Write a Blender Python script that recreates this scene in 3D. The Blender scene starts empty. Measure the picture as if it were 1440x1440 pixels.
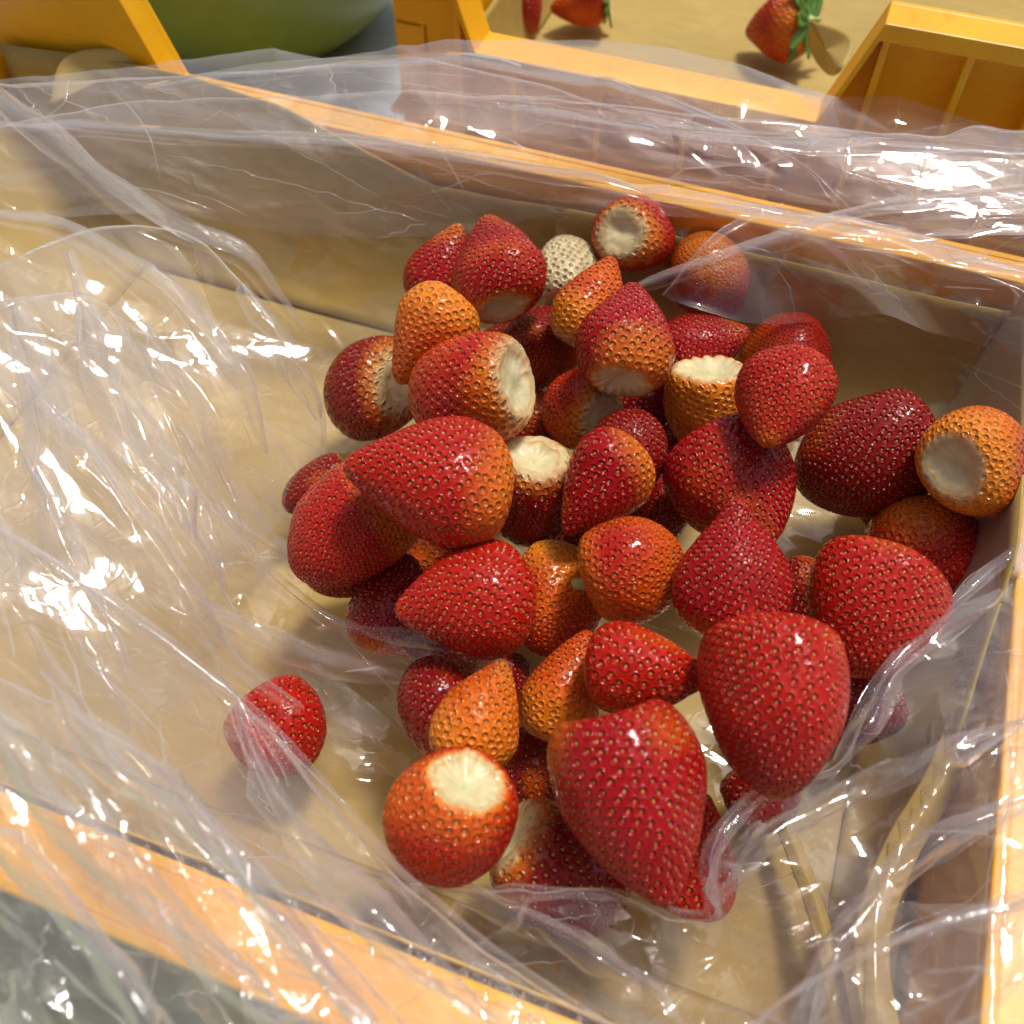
import bpy, bmesh, math, random
import numpy as np
from mathutils import Vector, Matrix
from mathutils.bvhtree import BVHTree

# ------------------------------------------------------------------ camera, light, exposure
SC = bpy.context.scene
COL = SC.collection
PIT = math.radians(55); H = .23
CAM = np.array([0, -H/math.tan(PIT), H])
FOC = 1/math.tan(math.radians(27.5))
FW = np.array([0, math.cos(PIT), -math.sin(PIT)])
UP = np.array([0, math.sin(PIT), math.cos(PIT)])
RT = np.array([1., 0, 0])
cd = bpy.data.cameras.new('camera'); cam = bpy.data.objects.new('camera', cd); COL.objects.link(cam)
cam.location = CAM; cam.rotation_euler = (math.pi/2-PIT, 0, 0)
cd.sensor_width = 36; cd.sensor_height = 36; cd.lens = 18*FOC; cd.clip_start = .01; cd.clip_end = 20
cd.dof.use_dof = True; cd.dof.focus_distance = .228; cd.dof.aperture_fstop = 18
SC.camera = cam

SUN_EL = 69; SUN_AZ = 46          # degrees; azimuth measured from +Y towards +X
w = bpy.data.worlds.new('World'); SC.world = w; w.use_nodes = True
nt = w.node_tree; nt.nodes.clear()
sky = nt.nodes.new('ShaderNodeTexSky'); sky.sky_type = 'NISHITA'; sky.sun_disc = False
sky.sun_elevation = math.radians(SUN_EL); sky.sun_rotation = math.radians(SUN_AZ)
sky.air_density = .8; sky.dust_density = 5.0; sky.ozone_density = 1.0
bg = nt.nodes.new('ShaderNodeBackground'); bg.inputs[1].default_value = .09
wo = nt.nodes.new('ShaderNodeOutputWorld')
nt.links.new(sky.outputs[0], bg.inputs[0]); nt.links.new(bg.outputs[0], wo.inputs[0])
sl = bpy.data.lights.new('sun', 'SUN'); sl.energy = 2.3; sl.angle = math.radians(10); sl.color = (1, .98, .95)
so = bpy.data.objects.new('sun', sl); COL.objects.link(so)
sd = Vector((math.sin(math.radians(SUN_AZ))*math.cos(math.radians(SUN_EL)),
             math.cos(math.radians(SUN_AZ))*math.cos(math.radians(SUN_EL)), math.sin(math.radians(SUN_EL))))
so.rotation_euler = sd.to_track_quat('Z', 'Y').to_euler(); so.location = sd*2
SC.view_settings.view_transform = 'Standard'; SC.view_settings.look = 'None'
SC.view_settings.exposure = .17; SC.view_settings.gamma = 1
SC.cycles.max_bounces = 12; SC.cycles.transparent_max_bounces = 32
SC.cycles.diffuse_bounces = 4; SC.cycles.glossy_bounces = 4
SC.cycles.use_denoising = True
SC.cycles.sample_clamp_indirect = 6

# ------------------------------------------------------------------ helpers
def ray(x, y):
    return FW*FOC + RT*((x-720)/720) + UP*((720-y)/720)
def P(x, y, z):
    d = ray(x, y); return CAM + d*((z-CAM[2])/d[2])
def PA(x, y, z):            # arrays
    x = np.asarray(x, float); y = np.asarray(y, float); z = np.asarray(z, float)
    d = FW*FOC + RT*((x-720)/720)[..., None] + UP*((720-y)/720)[..., None]
    return CAM + d*((z-CAM[2])/d[..., 2])[..., None]
PHI = math.radians(-20)
UA = np.array([math.cos(PHI), math.sin(PHI)]); VA = np.array([-math.sin(PHI), math.cos(PHI)])

def tag(o, label=None, cat=None, group=None, kind=None):
    if label: o['label'] = label
    if cat: o['category'] = cat
    if group: o['group'] = group
    if kind: o['kind'] = kind
    return o
def empty(name, loc=(0, 0, 0), rz=0):
    o = bpy.data.objects.new(name, None); COL.objects.link(o); o.location = loc; o.rotation_euler = (0, 0, rz)
    o.empty_display_size = .01
    return o
def link(name, me, mat=None, parent=None, smooth=True):
    o = bpy.data.objects.new(name, me); COL.objects.link(o)
    if mat: me.materials.append(mat)
    if parent: o.parent = parent
    if smooth: me.shade_smooth()
    return o
def grid_mesh(name, V, closed_u=False, uv=None):
    """V: (n, m, 3) -> quad mesh; closed_u wraps the second axis"""
    n, m = V.shape[:2]
    idx = np.arange(n*m).reshape(n, m)
    if closed_u:
        a = idx[:-1]; b = idx[1:]
        q = np.stack([a, np.roll(a, -1, 1), np.roll(b, -1, 1), b], -1).reshape(-1, 4)
    else:
        q = np.stack([idx[:-1, :-1], idx[:-1, 1:], idx[1:, 1:], idx[1:, :-1]], -1).reshape(-1, 4)
    me = bpy.data.meshes.new(name)
    me.vertices.add(n*m); me.vertices.foreach_set('co', V.reshape(-1).astype(np.float32))
    me.loops.add(q.size); me.loops.foreach_set('vertex_index', q.reshape(-1).astype(np.int32))
    me.polygons.add(len(q)); me.polygons.foreach_set('loop_start', np.arange(0, q.size, 4, dtype=np.int32))
    me.update(calc_edges=True)
    if uv is not None:
        l = me.uv_layers.new(name='UVMap')
        l.data.foreach_set('uv', uv.reshape(-1, 2)[q.reshape(-1)].reshape(-1).astype(np.float32))
    return me
def solid(name, verts, faces, mat, parent=None, bevel=0, smooth=False):
    me = bpy.data.meshes.new(name); me.from_pydata([tuple(v) for v in verts], [], faces); me.update()
    bm = bmesh.new(); bm.from_mesh(me); bmesh.ops.recalc_face_normals(bm, faces=bm.faces)
    if bevel:
        bmesh.ops.bevel(bm, geom=bm.edges[:], offset=bevel, segments=2, affect='EDGES', profile=.6)
    bm.to_mesh(me); bm.free()
    return link(name, me, mat, parent, smooth)
def box(name, lo, hi, mat, parent=None, bevel=.0006):
    (a, b, c), (d, e, f) = lo, hi
    v = [(a, b, c), (d, b, c), (d, e, c), (a, e, c), (a, b, f), (d, b, f), (d, e, f), (a, e, f)]
    return solid(name, v, [(0, 3, 2, 1), (4, 5, 6, 7), (0, 1, 5, 4), (1, 2, 6, 5), (2, 3, 7, 6), (3, 0, 4, 7)], mat, parent, bevel)
def prism(name, top, low, t0, t1, axis, mat, parent=None, bevel=.0006):
    """top, low: outlines (s, z) over the same s; extruded from t0 to t1. axis 'u': s is u, t is v; axis 'v': s is v, t is u"""
    n = len(top)
    mk = (lambda s, z, t: (s, t, z)) if axis == 'u' else (lambda s, z, t: (t, s, z))
    v = []
    for t in (t0, t1):
        v += [mk(s, z, t) for s, z in top] + [mk(s, z, t) for s, z in low]
    f = []
    for i in range(n-1):
        f += [(i, i+1, n+i+1, n+i), (2*n+i, 2*n+i+1, 3*n+i+1, 3*n+i), (i, i+1, 2*n+i+1, 2*n+i), (n+i, n+i+1, 3*n+i+1, 3*n+i)]
    f += [(0, n, 3*n, 2*n), (n-1, 2*n-1, 4*n-1, 3*n-1)]
    o = solid(name, v, f, mat, parent)
    md = o.modifiers.new('bevel', 'BEVEL'); md.width = bevel; md.segments = 2; md.limit_method = 'ANGLE'; md.angle_limit = .3
    return o

# value noise -----------------------------------------------------
def vnoise(p, seed, f=1.0):
    """smooth noise in -1..1 on (N, d) points, d = 2 or 3"""
    rs = np.random.RandomState(seed)
    tab = rs.uniform(-1, 1, 4096)
    q = p*f + rs.uniform(10, 90, p.shape[1])
    i = np.floor(q).astype(int); r = q-i; r = r*r*(3-2*r)
    pr = np.array([73856093, 19349663, 83492791])[:p.shape[1]]
    out = 0
    for c in range(2**p.shape[1]):
        o = np.array([(c >> k) & 1 for k in range(p.shape[1])])
        h = ((i+o)*pr); hh = h[:, 0]
        for k in range(1, p.shape[1]): hh = hh ^ h[:, k]
        out = out + tab[np.abs(hh) % 4096]*np.prod(np.where(o, r, 1-r), axis=1)
    return out

# ------------------------------------------------------------------ materials
def mat(name):
    m = bpy.data.materials.new(name); m.use_nodes = True; m.node_tree.nodes.clear(); return m, m.node_tree
class N:
    def __init__(s, t): s.t = t
    def __call__(s, kind, ins=None, **kw):
        n = s.t.nodes.new('ShaderNode'+kind)
        for k, v in kw.items(): setattr(n, k, v)
        for k, v in (ins or {}).items():
            if isinstance(v, bpy.types.NodeSocket): s.t.links.new(v, n.inputs[k])
            else: n.inputs[k].default_value = v
        return n
    def ramp(s, fac, stops):
        n = s.t.nodes.new('ShaderNodeValToRGB'); s.t.links.new(fac, n.inputs[0])
        e = n.color_ramp.elements
        while len(e) < len(stops): e.new(.5)
        for k, (p, c) in enumerate(stops):
            e[k].position = p; e[k].color = tuple(c)+(1,) if len(c) == 3 else c
        return n.outputs[0]
    def math(s, op, a, b=0., c=0., clamp=False):
        return s('Math', {0: a, 1: b, 2: c}, operation=op, use_clamp=clamp).outputs[0]
    def mix(s, f, a, b, mode='MIX'):
        n = s.t.nodes.new('ShaderNodeMix'); n.data_type = 'RGBA'; n.blend_type = mode
        for k, v in ((0, f), (6, a), (7, b)):
            if isinstance(v, bpy.types.NodeSocket): s.t.links.new(v, n.inputs[k])
            else: n.inputs[k].default_value = v if k == 0 else tuple(v)+(1,)
        return n.outputs[2]

def mat_skin():
    m, t = mat('strawberry_skin'); n = N(t)
    c = n('Attribute', attribute_name='col').outputs['Color']
    tc = n('TexCoord').outputs['Object']
    no = n('TexNoise', {'Vector': tc, 'Scale': 900., 'Detail': 3.})
    c2 = n.mix(.35, c, n.ramp(no.outputs['Fac'], [(.3, (.5, .45, .45)), (.7, (1.25, 1.2, 1.1))]), 'MULTIPLY')
    D = n('VectorMath', {0: n('Attribute', attribute_name='pit').outputs['Vector']}, operation='LENGTH').outputs['Value']
    def gauss(c0, wd):
        q = n.math('DIVIDE', n.math('SUBTRACT', D, c0), wd)
        return n.math('EXPONENT', n.math('MULTIPLY', n.math('MULTIPLY', q, q), -1.))
    hp = n.math('SUBTRACT', n.math('MULTIPLY', gauss(.38, .10), .75), gauss(0., .25))
    hh = n.math('ADD', n.math('MULTIPLY', hp, .00031), n.math('MULTIPLY', no.outputs['Fac'], .00004))
    bp = n('Bump', {'Strength': 1., 'Distance': 1., 'Height': hh})
    c2 = n.mix(n.math('MULTIPLY', gauss(0., .17), .34), c2, n.mix(1., c2, (.42, .30, .30), 'MULTIPLY'))  # shade in the hollow of each pit, painted into the colour
    r = n('MapRange', {0: no.outputs['Fac'], 1: .3, 2: .7, 3: .06, 4: .14}).outputs[0]
    p = n('BsdfPrincipled', {'Base Color': c2, 'Roughness': r, 'IOR': 1.37, 'Normal': bp.outputs[0], 'Coat Weight': .12, 'Coat Roughness': .04})
    t.links.new(p.outputs[0], n('OutputMaterial').inputs[0]); return m
def mat_simple(name, col, rough=.5, sss=0, var=.15, scale=300., bump=.1, coat=0, dist=.0003):
    m, t = mat(name); n = N(t)
    tc = n('TexCoord').outputs['Object']
    no = n('TexNoise', {'Vector': tc, 'Scale': scale, 'Detail': 5., 'Roughness': .6})
    hi = tuple(min(1, x*(1+var)) for x in col); lo = tuple(x*(1-var) for x in col)
    c = n.ramp(no.outputs['Fac'], [(.3, lo), (.7, hi)])
    bp = n('Bump', {'Strength': bump, 'Distance': dist, 'Height': no.outputs['Fac']})
    p = n('BsdfPrincipled', {'Base Color': c, 'Roughness': rough, 'Normal': bp.outputs[0], 'Subsurface Weight': sss,
          'Subsurface Scale': .004, 'Subsurface Radius': (1, .6, .3), 'Coat Weight': coat})
    t.links.new(p.outputs[0], n('OutputMaterial').inputs[0]); return m
def mat_seed():
    m, t = mat('seed'); n = N(t)
    c = n('Attribute', attribute_name='col').outputs['Color']
    no = n('TexNoise', {'Vector': n('TexCoord').outputs['Object'], 'Scale': 2500.})
    c = n.mix(.4, c, n.ramp(no.outputs['Fac'], [(.3, (.6, .6, .6)), (.7, (1.1, 1.1, 1.1))]), 'MULTIPLY')
    p = n('BsdfPrincipled', {'Base Color': c, 'Roughness': .35})
    t.links.new(p.outputs[0], n('OutputMaterial').inputs[0]); return m
def mat_cut():
    m, t = mat('cut_flesh'); n = N(t)
    c = n('Attribute', attribute_name='col').outputs['Color']
    tc = n('TexCoord').outputs['Object']
    no = n('TexNoise', {'Vector': tc, 'Scale': 500., 'Detail': 4.})
    c2 = n.mix(.4, c, n.ramp(no.outputs['Fac'], [(.3, (.72, .7, .6)), (.7, (1.1, 1.1, 1.1))]), 'MULTIPLY')
    bp = n('Bump', {'Strength': .5, 'Distance': .0005, 'Height': no.outputs['Fac']})
    p = n('BsdfPrincipled', {'Base Color': c2, 'Roughness': .38, 'Normal': bp.outputs[0]})
    t.links.new(p.outputs[0], n('OutputMaterial').inputs[0]); return m
def mat_kraft():
    m, t = mat('kraft_paper'); n = N(t)
    tc = n('TexCoord').outputs['Object']
    st = n('Mapping', {'Vector': tc, 'Scale': (1, 3.5, 2)}).outputs[0]
    fib = n('TexNoise', {'Vector': st, 'Scale': 90., 'Detail': 6., 'Roughness': .65})
    bl = n('TexNoise', {'Vector': tc, 'Scale': 22., 'Detail': 3.})
    sp = n('TexVoronoi', {'Vector': tc, 'Scale': 260.}, feature='F1')
    c = n.ramp(fib.outputs['Fac'], [(.3, (.43, .295, .078)), (.7, (.505, .36, .105))])
    c = n.mix(.5, c, n.ramp(bl.outputs['Fac'], [(.35, (.8, .8, .74)), (.65, (1.08, 1.06, 1.0))]), 'MULTIPLY')
    dots = n.ramp(sp.outputs['Distance'], [(.04, (.35, .3, .22)), (.1, (1, 1, 1))])
    pick = n.ramp(n('TexNoise', {'Vector': tc, 'Scale': 120.}).outputs['Fac'], [(.62, (0, 0, 0)), (.66, (1, 1, 1))])
    c = n.mix(pick, c, n.mix(1., c, dots, 'MULTIPLY'))
    bp = n('Bump', {'Strength': .25, 'Distance': .0003, 'Height': fib.outputs['Fac']})
    p = n('BsdfPrincipled', {'Base Color': c, 'Roughness': .62, 'Normal': bp.outputs[0], 'Specular IOR Level': .35})
    t.links.new(p.outputs[0], n('OutputMaterial').inputs[0]); return m
def mat_plastic():
    m, t = mat('yellow_plastic'); n = N(t)
    tc = n('TexCoord').outputs['Object']
    no = n('TexNoise', {'Vector': tc, 'Scale': 45., 'Detail': 5., 'Roughness': .65})
    scr = n('TexNoise', {'Vector': n('Mapping', {'Vector': tc, 'Scale': (1, 1, 16)}).outputs[0], 'Scale': 120., 'Detail': 4.})
    c = n.ramp(no.outputs['Fac'], [(.3, (.84, .385, .004)), (.7, (.93, .48, .006))])
    dirt = n.ramp(scr.outputs['Fac'], [(.60, (1, 1, 1)), (.78, (.72, .66, .6))])
    c = n.mix(.6, c, dirt, 'MULTIPLY')
    bp = n('Bump', {'Strength': .12, 'Distance': .0004, 'Height': scr.outputs['Fac']})
    p = n('BsdfPrincipled', {'Base Color': c, 'Roughness': .4, 'Normal': bp.outputs[0], })
    t.links.new(p.outputs[0], n('OutputMaterial').inputs[0]); return m
def mat_film(name='clear_film', haze=.07, fine=1.0, tint=(1, .99, .985)):
    """clear polythene: see-through, mirror-like at both faces, a little milky, with creases in relief"""
    m, t = mat(name); n = N(t)
    uv = n('UVMap').outputs[0]                      # centimetres along / across the pull of the film
    w1 = n('TexNoise', {'Vector': uv, 'Scale': .7, 'Detail': 1.}, noise_dimensions='2D')
    wv = n('VectorMath', {0: uv, 1: n('VectorMath', {0: w1.outputs['Color'], 1: (1.6, 1.6, 0)}, operation='MULTIPLY').outputs[0]}, operation='ADD').outputs[0]
    mp = n('Mapping', {'Vector': wv, 'Scale': (.9, 1.7, 1), 'Rotation': (0, 0, .5)}).outputs[0]
    v1 = n('TexVoronoi', {'Vector': mp, 'Scale': 1.}, feature='DISTANCE_TO_EDGE', voronoi_dimensions='2D').outputs['Distance']
    mask = n('MapRange', {0: w1.outputs['Fac'], 1: .45, 2: .62, 3: 0., 4: 1.}).outputs[0]
    h = n.math('MULTIPLY', n.math('MINIMUM', v1, .12), n.math('ADD', .15, mask))
    bp = n('Bump', {'Strength': .4*fine, 'Distance': .0009, 'Height': h}).outputs[0]
    geo = n('NewGeometry')
    dt = n('VectorMath', {0: geo.outputs['Incoming'], 1: bp}, operation='DOT_PRODUCT').outputs['Value']
    k = n.math('SUBTRACT', 1., n.math('ABSOLUTE', dt), clamp=True)
    fr = n.math('ADD', n.math('MULTIPLY', n.math('POWER', k, 3.4), .75), .065, clamp=True)
    gl = n('BsdfGlossy', {'Color': (1, 1, 1, 1), 'Roughness': .055, 'Normal': bp})
    tr = n('BsdfTransparent', {'Color': tint+(1,)})
    d1 = n('BsdfDiffuse', {'Color': (.9, .9, .9, 1)}); d2 = n('BsdfTranslucent', {'Color': (.9, .9, .9, 1)})
    di = n('MixShader', {0: .55, 1: d1.outputs[0], 2: d2.outputs[0]})
    # milkier where seen edge-on: a longer way through the film
    hz = n.math('MULTIPLY', haze, n.math('ADD', .4, n.math('MULTIPLY', n.math('POWER', k, 1.5), 9.)), clamp=True)
    a = n('MixShader', {0: hz, 1: tr.outputs[0], 2: di.outputs[0]})
    b = n('MixShader', {0: fr, 1: a.outputs[0], 2: gl.outputs[0]})
    t.links.new(b.outputs[0], n('OutputMaterial').inputs[0]); return m
def mat_ground():
    return mat_simple('ground_sheet', (.36, .43, .47), .45, var=.25, scale=25, bump=.4, dist=.004)

# all procedural
M_SKIN = mat_skin(); M_CUT = mat_cut(); M_KRAFT = mat_kraft(); M_PLAS = mat_plastic()
M_FILM = mat_film(); M_CREASE = mat_film('film_crease', .12, .0); M_FILM2 = mat_film('clear_film_smooth', .055, .9)
M_SEED = mat_seed()
M_LEAF = mat_simple('calyx_green', (.09, .22, .03), .5, var=.35, scale=250)
M_STEM = mat_simple('stem_green', (.42, .48, .16), .5, var=.2, scale=400)
M_BOWL = mat_simple('green_plastic', (.30, .38, .03), .25, var=.1, scale=40, bump=.05)
M_MAT = mat_simple('olive_mat', (.36, .42, .17), .6, var=.15, scale=60)

# ------------------------------------------------------------------ ground
gv = np.stack(np.meshgrid(np.linspace(-1.6, 1.6, 90), np.linspace(-1.6, 1.9, 90), indexing='ij'), -1)
gz = (np.abs(vnoise(gv.reshape(-1, 2), 3, 9))*.004 + vnoise(gv.reshape(-1, 2), 4, 23)*.0015).reshape(90, 90)
G = np.dstack([gv[..., 0], gv[..., 1], gz-.016])
tag(link('ground', grid_mesh('ground', G.transpose(1, 0, 2)), mat_ground()), kind='structure')

# ------------------------------------------------------------------ crates
def crate(u0, u1, v0, v1, zr, zh, feet, label, up_far, up_near, base=-.006, ribs=()):
    """interior u0..u1 x v0..v1. up_far/up_near: u positions between which the wall stays low"""
    T = .0025; FL = .013
    root = empty('harvest_crate', (0, 0, 0), PHI)
    tag(root, label, 'crate', 'yellow harvest crates')
    box('base', (u0-T, v0-T, base-.004), (u1+T, v1+T, base), M_PLAS, root)
    S = .011
    def profile(a, b, lo, hi):
        # heights along s: raised, slanted, low, slanted, raised
        pts = []
        if lo is not None: pts += [(a, zh), (lo-S, zh), (lo, zr)]
        else: pts += [(a, zr)]
        if hi is not None: pts += [(hi, zr), (hi+S, zh), (b, zh)]
        else: pts += [(b, zr)]
        return pts
    def wall(axis, a, b, t_in, out, lo, hi, FL=FL):
        pr = profile(a, b, lo, hi)
        t0, t1 = (t_in, t_in+out*T)
        prism('wall', pr, [(s, base) for s, z in pr], min(t0, t1), max(t0, t1), axis, M_PLAS, root)
        # flange: one strip following the top outline, turned outwards
        th = .0028
        top = pr; low = [(s, z-th) for s, z in pr]
        f0, f1 = (t_in+out*(T-.0004), t_in+out*FL)
        prism('rim', top, low, min(f0, f1), max(f0, f1), axis, M_PLAS, root, .0007)
        # lip turned down at the outer edge of the flange
        lipz = .007
        g0, g1 = (t_in+out*(FL-.0003), t_in+out*(FL+.002))
        if axis == 'u' :
            prism('rim_lip', [(s, z+.0004) for s, z in pr], [(s, z-lipz*.7) for s, z in pr], min(g0, g1), max(g0, g1), axis, M_PLAS, root, .0006)
    wall('u', u0-FL, u1+FL, v0, -1, *up_near)
    wall('u', u0-FL, u1+FL, v1, 1, *up_far, FL=.0085)
    wall('v', v0-T, v1+T, u0, -1, None, None)
    wall('v', v0-T, v1+T, u1, 1, None, None)
    def hz(s, pair):
        lo, hi = pair
        if lo is not None and s < lo: return zh if s < lo-S else zr+(zh-zr)*(lo-s)/S
        if hi is not None and s > hi: return zh if s > hi+S else zr+(zh-zr)*(s-hi)/S
        return zr
    for s in ribs:
        z = hz(s, up_near)-.0032
        box('rib', (s-.0011, v0-FL+.0004, base+.004), (s+.0011, v0-T+.0003, z), M_PLAS, root)
    # a horizontal stiffening ledge on the near outer face
    box('ledge', (u0-FL, v0-FL+.0008, zr*.38), (u1+FL, v0-T+.0002, zr*.38+.0025), M_PLAS, root)
    return root

near_crate = crate(-.21, .119, -.125, .084, .05, .083, 0, 'yellow harvest crate lined with kraft paper that holds the plastic bag of strawberries', (-.146, None), (None, None), ribs=[-.2+.03*k for k in range(11)])
far_crate = crate(-.085, .20, .152, .40, .05, .083, 0, 'yellow harvest crate behind, with raised ribbed corner and a few loose strawberries inside', (None, None), (-.063, .050),
                  ribs=[-.070, -.05, -.02, .01, .04, .063, .0865, .108, .13, .16])
# embossed marks in two rows on the outer face of the far crate
for k in range(12):
    if k % 4 == 3: continue
    for r in range(2):
        s = -.012+k*.0034
        box('embossed_mark', (s, .1493-.0009, .026+r*.0042), (s+.0022, .1496, .0288+r*.0042), M_PLAS, far_crate, .0002)

# ------------------------------------------------------------------ kraft paper linings
def sheet(name, fn, n, m, mat_, parent, thick=.0006, sm=True):
    s, t = np.meshgrid(np.linspace(0, 1, n), np.linspace(0, 1, m), indexing='ij')
    V = fn(s, t)
    o = link(name, grid_mesh(name, V), mat_, parent, sm)
    md = o.modifiers.new('thickness', 'SOLIDIFY'); md.thickness = thick; md.offset = 0
    return o
def wav(a, b, seed, amp, f):
    p = np.stack([a.ravel()*100, b.ravel()*100], -1)
    return (vnoise(p, seed, f)*amp).reshape(a.shape)
def lining(u0, u1, v0, v1, zt, label, seed, flaps):
    root = empty('paper_lining', (0, 0, 0), PHI)
    tag(root, label, 'paper')
    g = .0035
    def floor(s, t):
        a = u0+g+(u1-u0-2*g)*s; b = v0+g+(v1-v0-2*g)*t
        return np.dstack([a, b, -.003+wav(a, b, seed, .0006, .35)])
    sheet('floor_panel', floor, 50, 50, M_KRAFT, root)
    def side(axis, c, a0, a1, lean, zt, inn=.02, tall=0.):
        def f(s, t):
            a = a0+(a1-a0)*s
            zt_ = zt + (tall*np.clip((-.055-a)/.05, 0, 1) if tall >= 0 else -tall*np.clip((a+.04)/.03, 0, 1) - .026*np.clip((-.04-a)/.025, 0, 1))
            z = -.0022+(zt_+.002)*t**1.35 + wav(a, a*0, seed+5, .003, .3)*t
            off = c - math.copysign(inn, lean)*(1-t)**1.7 + lean*(t**2)*.002 + wav(a, z, seed+7, .0009, .3)*np.sin(t*math.pi*.9)
            return np.dstack([a, off, z]) if axis == 'u' else np.dstack([off, a, z])
        return f
    sheet('side_panel', side('u', v1-g, u0+g, u1-g, .3, zt, .024 if flaps else .004, .017 if flaps else 0), 90, 14, M_KRAFT, root)
    sheet('side_panel', side('u', v0+g, u0+g, u1-g, -.3, zt, .018 if flaps else .004), 90, 14, M_KRAFT, root)
    sheet('side_panel', side('v', u0+g, v0+g, v1-g, -.3, zt, .05 if flaps else .004), 60, 14, M_KRAFT, root)
    sheet('side_panel', side('v', u1-g, v0+g, v1-g, .3, zt*.9, .012 if flaps else .004, -.019 if flaps else 0), 60, 14, M_KRAFT, root)
    return root
near_paper = lining(-.21, .119, -.125, .084, .041, 'brown kraft paper lining the near yellow crate under the plastic bag', 11, 1)
far_paper = lining(-.085, .20, .152, .40, .032, 'brown kraft paper on the floor of the crate behind, with loose strawberries on it', 31, 0)

def path_pts(pts, n):
    """Catmull-Rom through control points, resampled evenly. pts (k, d)"""
    p = np.asarray(pts, float)
    q = np.vstack([2*p[0]-p[1], p, 2*p[-1]-p[-2]])
    out = []
    for i in range(1, len(q)-2):
        t = np.linspace(0, 1, 24, endpoint=False)[:, None]
        a, b, c, d = q[i-1], q[i], q[i+1], q[i+2]
        out.append(.5*((2*b)+(-a+c)*t+(2*a-5*b+4*c-d)*t*t+(-a+3*b-3*c+d)*t**3))
    out.append(p[-1][None]); out = np.vstack(out)
    d = np.r_[0, np.cumsum(np.linalg.norm(np.diff(out, axis=0), axis=1))]
    s = np.linspace(0, d[-1], n)
    return np.stack([np.interp(s, d, out[:, k]) for k in range(out.shape[1])], -1)

def paper_fold(px, width, height, parent, seed):
    """a bent strip of the same paper whose rounded crest catches the light; px: (x, y, z cm)"""
    c = path_pts([P(x, y, z/100) for x, y, z in px], 60)
    tan = np.gradient(c, axis=0); tan /= np.linalg.norm(tan, axis=1)[:, None]
    side = np.cross(tan, [0, 0, 1]); side /= np.linalg.norm(side, axis=1)[:, None]
    upv = np.cross(side, tan)
    th = np.linspace(-1, 1, 17)
    V = np.zeros((60, 17, 3))
    for j, a in enumerate(th):
        ang = a*math.pi*.5
        V[:, j] = c + side*(width/2*a) - upv*(height*abs(a)**1.3)
    V[..., 2] += vnoise(V.reshape(-1, 3)*100, seed, .8).reshape(60, 17)*.0004
    o = link('paper_fold', grid_mesh('paper_fold', V), M_KRAFT, None)
    md = o.modifiers.new('thickness', 'SOLIDIFY'); md.thickness = .0006
    o.parent = parent; o.matrix_parent_inverse = Matrix.Rotation(-PHI, 4, 'Z')
    return o
paper_fold([(1090, 1125, 1.0), (1118, 1190, 1.1), (1146, 1262, 1.3), (1168, 1340, 1.5), (1190, 1450, 1.8)], .0042, .0016, near_paper, 3)
paper_fold([(1372, 985, 3.2), (1330, 1090, 3.0), (1272, 1190, 2.7), (1235, 1290, 2.6), (1232, 1370, 2.6), (1250, 1460, 2.8)], .0070, .0022, near_paper, 4)
# loose flap standing over the rim at the left back corner of the near crate
fl = PA(*[np.array(a, float) for a in zip(*[(70, 150, .05), (90, 95, .056), (140, 72, .060), (196, 68, .061), (205, 110, .052), (200, 160, .045)])])
c0 = fl.mean(0)
def flap_fn(s, t):
    e = path_pts(fl, s.shape[0])
    V = c0[None, None]*(1-t[..., None]) + e[:, None]*t[..., None]
    V[..., 2] += .002*np.sin(s*6)*t
    return V
o = sheet('paper_flap', flap_fn, 40, 8, M_KRAFT, near_paper); o.matrix_parent_inverse = Matrix.Rotation(-PHI, 4, 'Z')
# paper corner flaps in the far crate
for pts in ([(1140, 28, .034), (1196, 62, .042), (1180, 105, .045), (1165, 100, .03), (1140, 60, .02)],):
    fl = PA(*[np.array(a, float) for a in zip(*pts)]); c0 = fl.mean(0)
    fl = np.vstack([fl, fl[:1]])
    o = sheet('paper_flap', flap_fn, 50, 8, M_KRAFT, far_paper); o.matrix_parent_inverse = Matrix.Rotation(-PHI, 4, 'Z')

# ------------------------------------------------------------------ green bowl and mat
def lathe(name, prof, mat_, parent=None, n=72):
    th = np.linspace(0, 2*math.pi, n, endpoint=False)
    V = np.array([[(r*math.cos(a), r*math.sin(a), z) for a in th] for r, z in prof])
    return link(name, grid_mesh(name, V, closed_u=True), mat_, parent)
bp_ = P(356, 46, 0)
bowl = empty('green_bowl', (bp_[0]-.004, bp_[1]+.034, -.014))
tag(bowl, 'dark green rounded plastic bowl standing behind the crates at the top edge', 'bowl')
prof = [(.001, .004), (.035, .002), (.045, .006), (.058, .018), (.068, .034), (.075, .055), (.079, .08), (.081, .10), (.084, .102), (.084, .105), (.079, .105), (.077, .08), (.072, .05), (.055, .018), (.03, .008), (.001, .007)]
lathe('shell', path_pts([(a*1.12, b*1.05) for a, b in prof], 60), M_BOWL, bowl)
lathe('foot_ring', [(.034, 0), (.038, 0), (.04, .004), (.033, .004)], M_BOWL, bowl)
# olive mat under the near-left side
gm = box('floor_mat', (-.34, -.30, -.0130), (.2, -.10, -.0105), M_MAT, None, .0008)
gm.rotation_euler = (0, 0, PHI)
tag(gm, 'flat olive green mat on the ground beside the front left wall of the near crate', 'mat')

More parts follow.
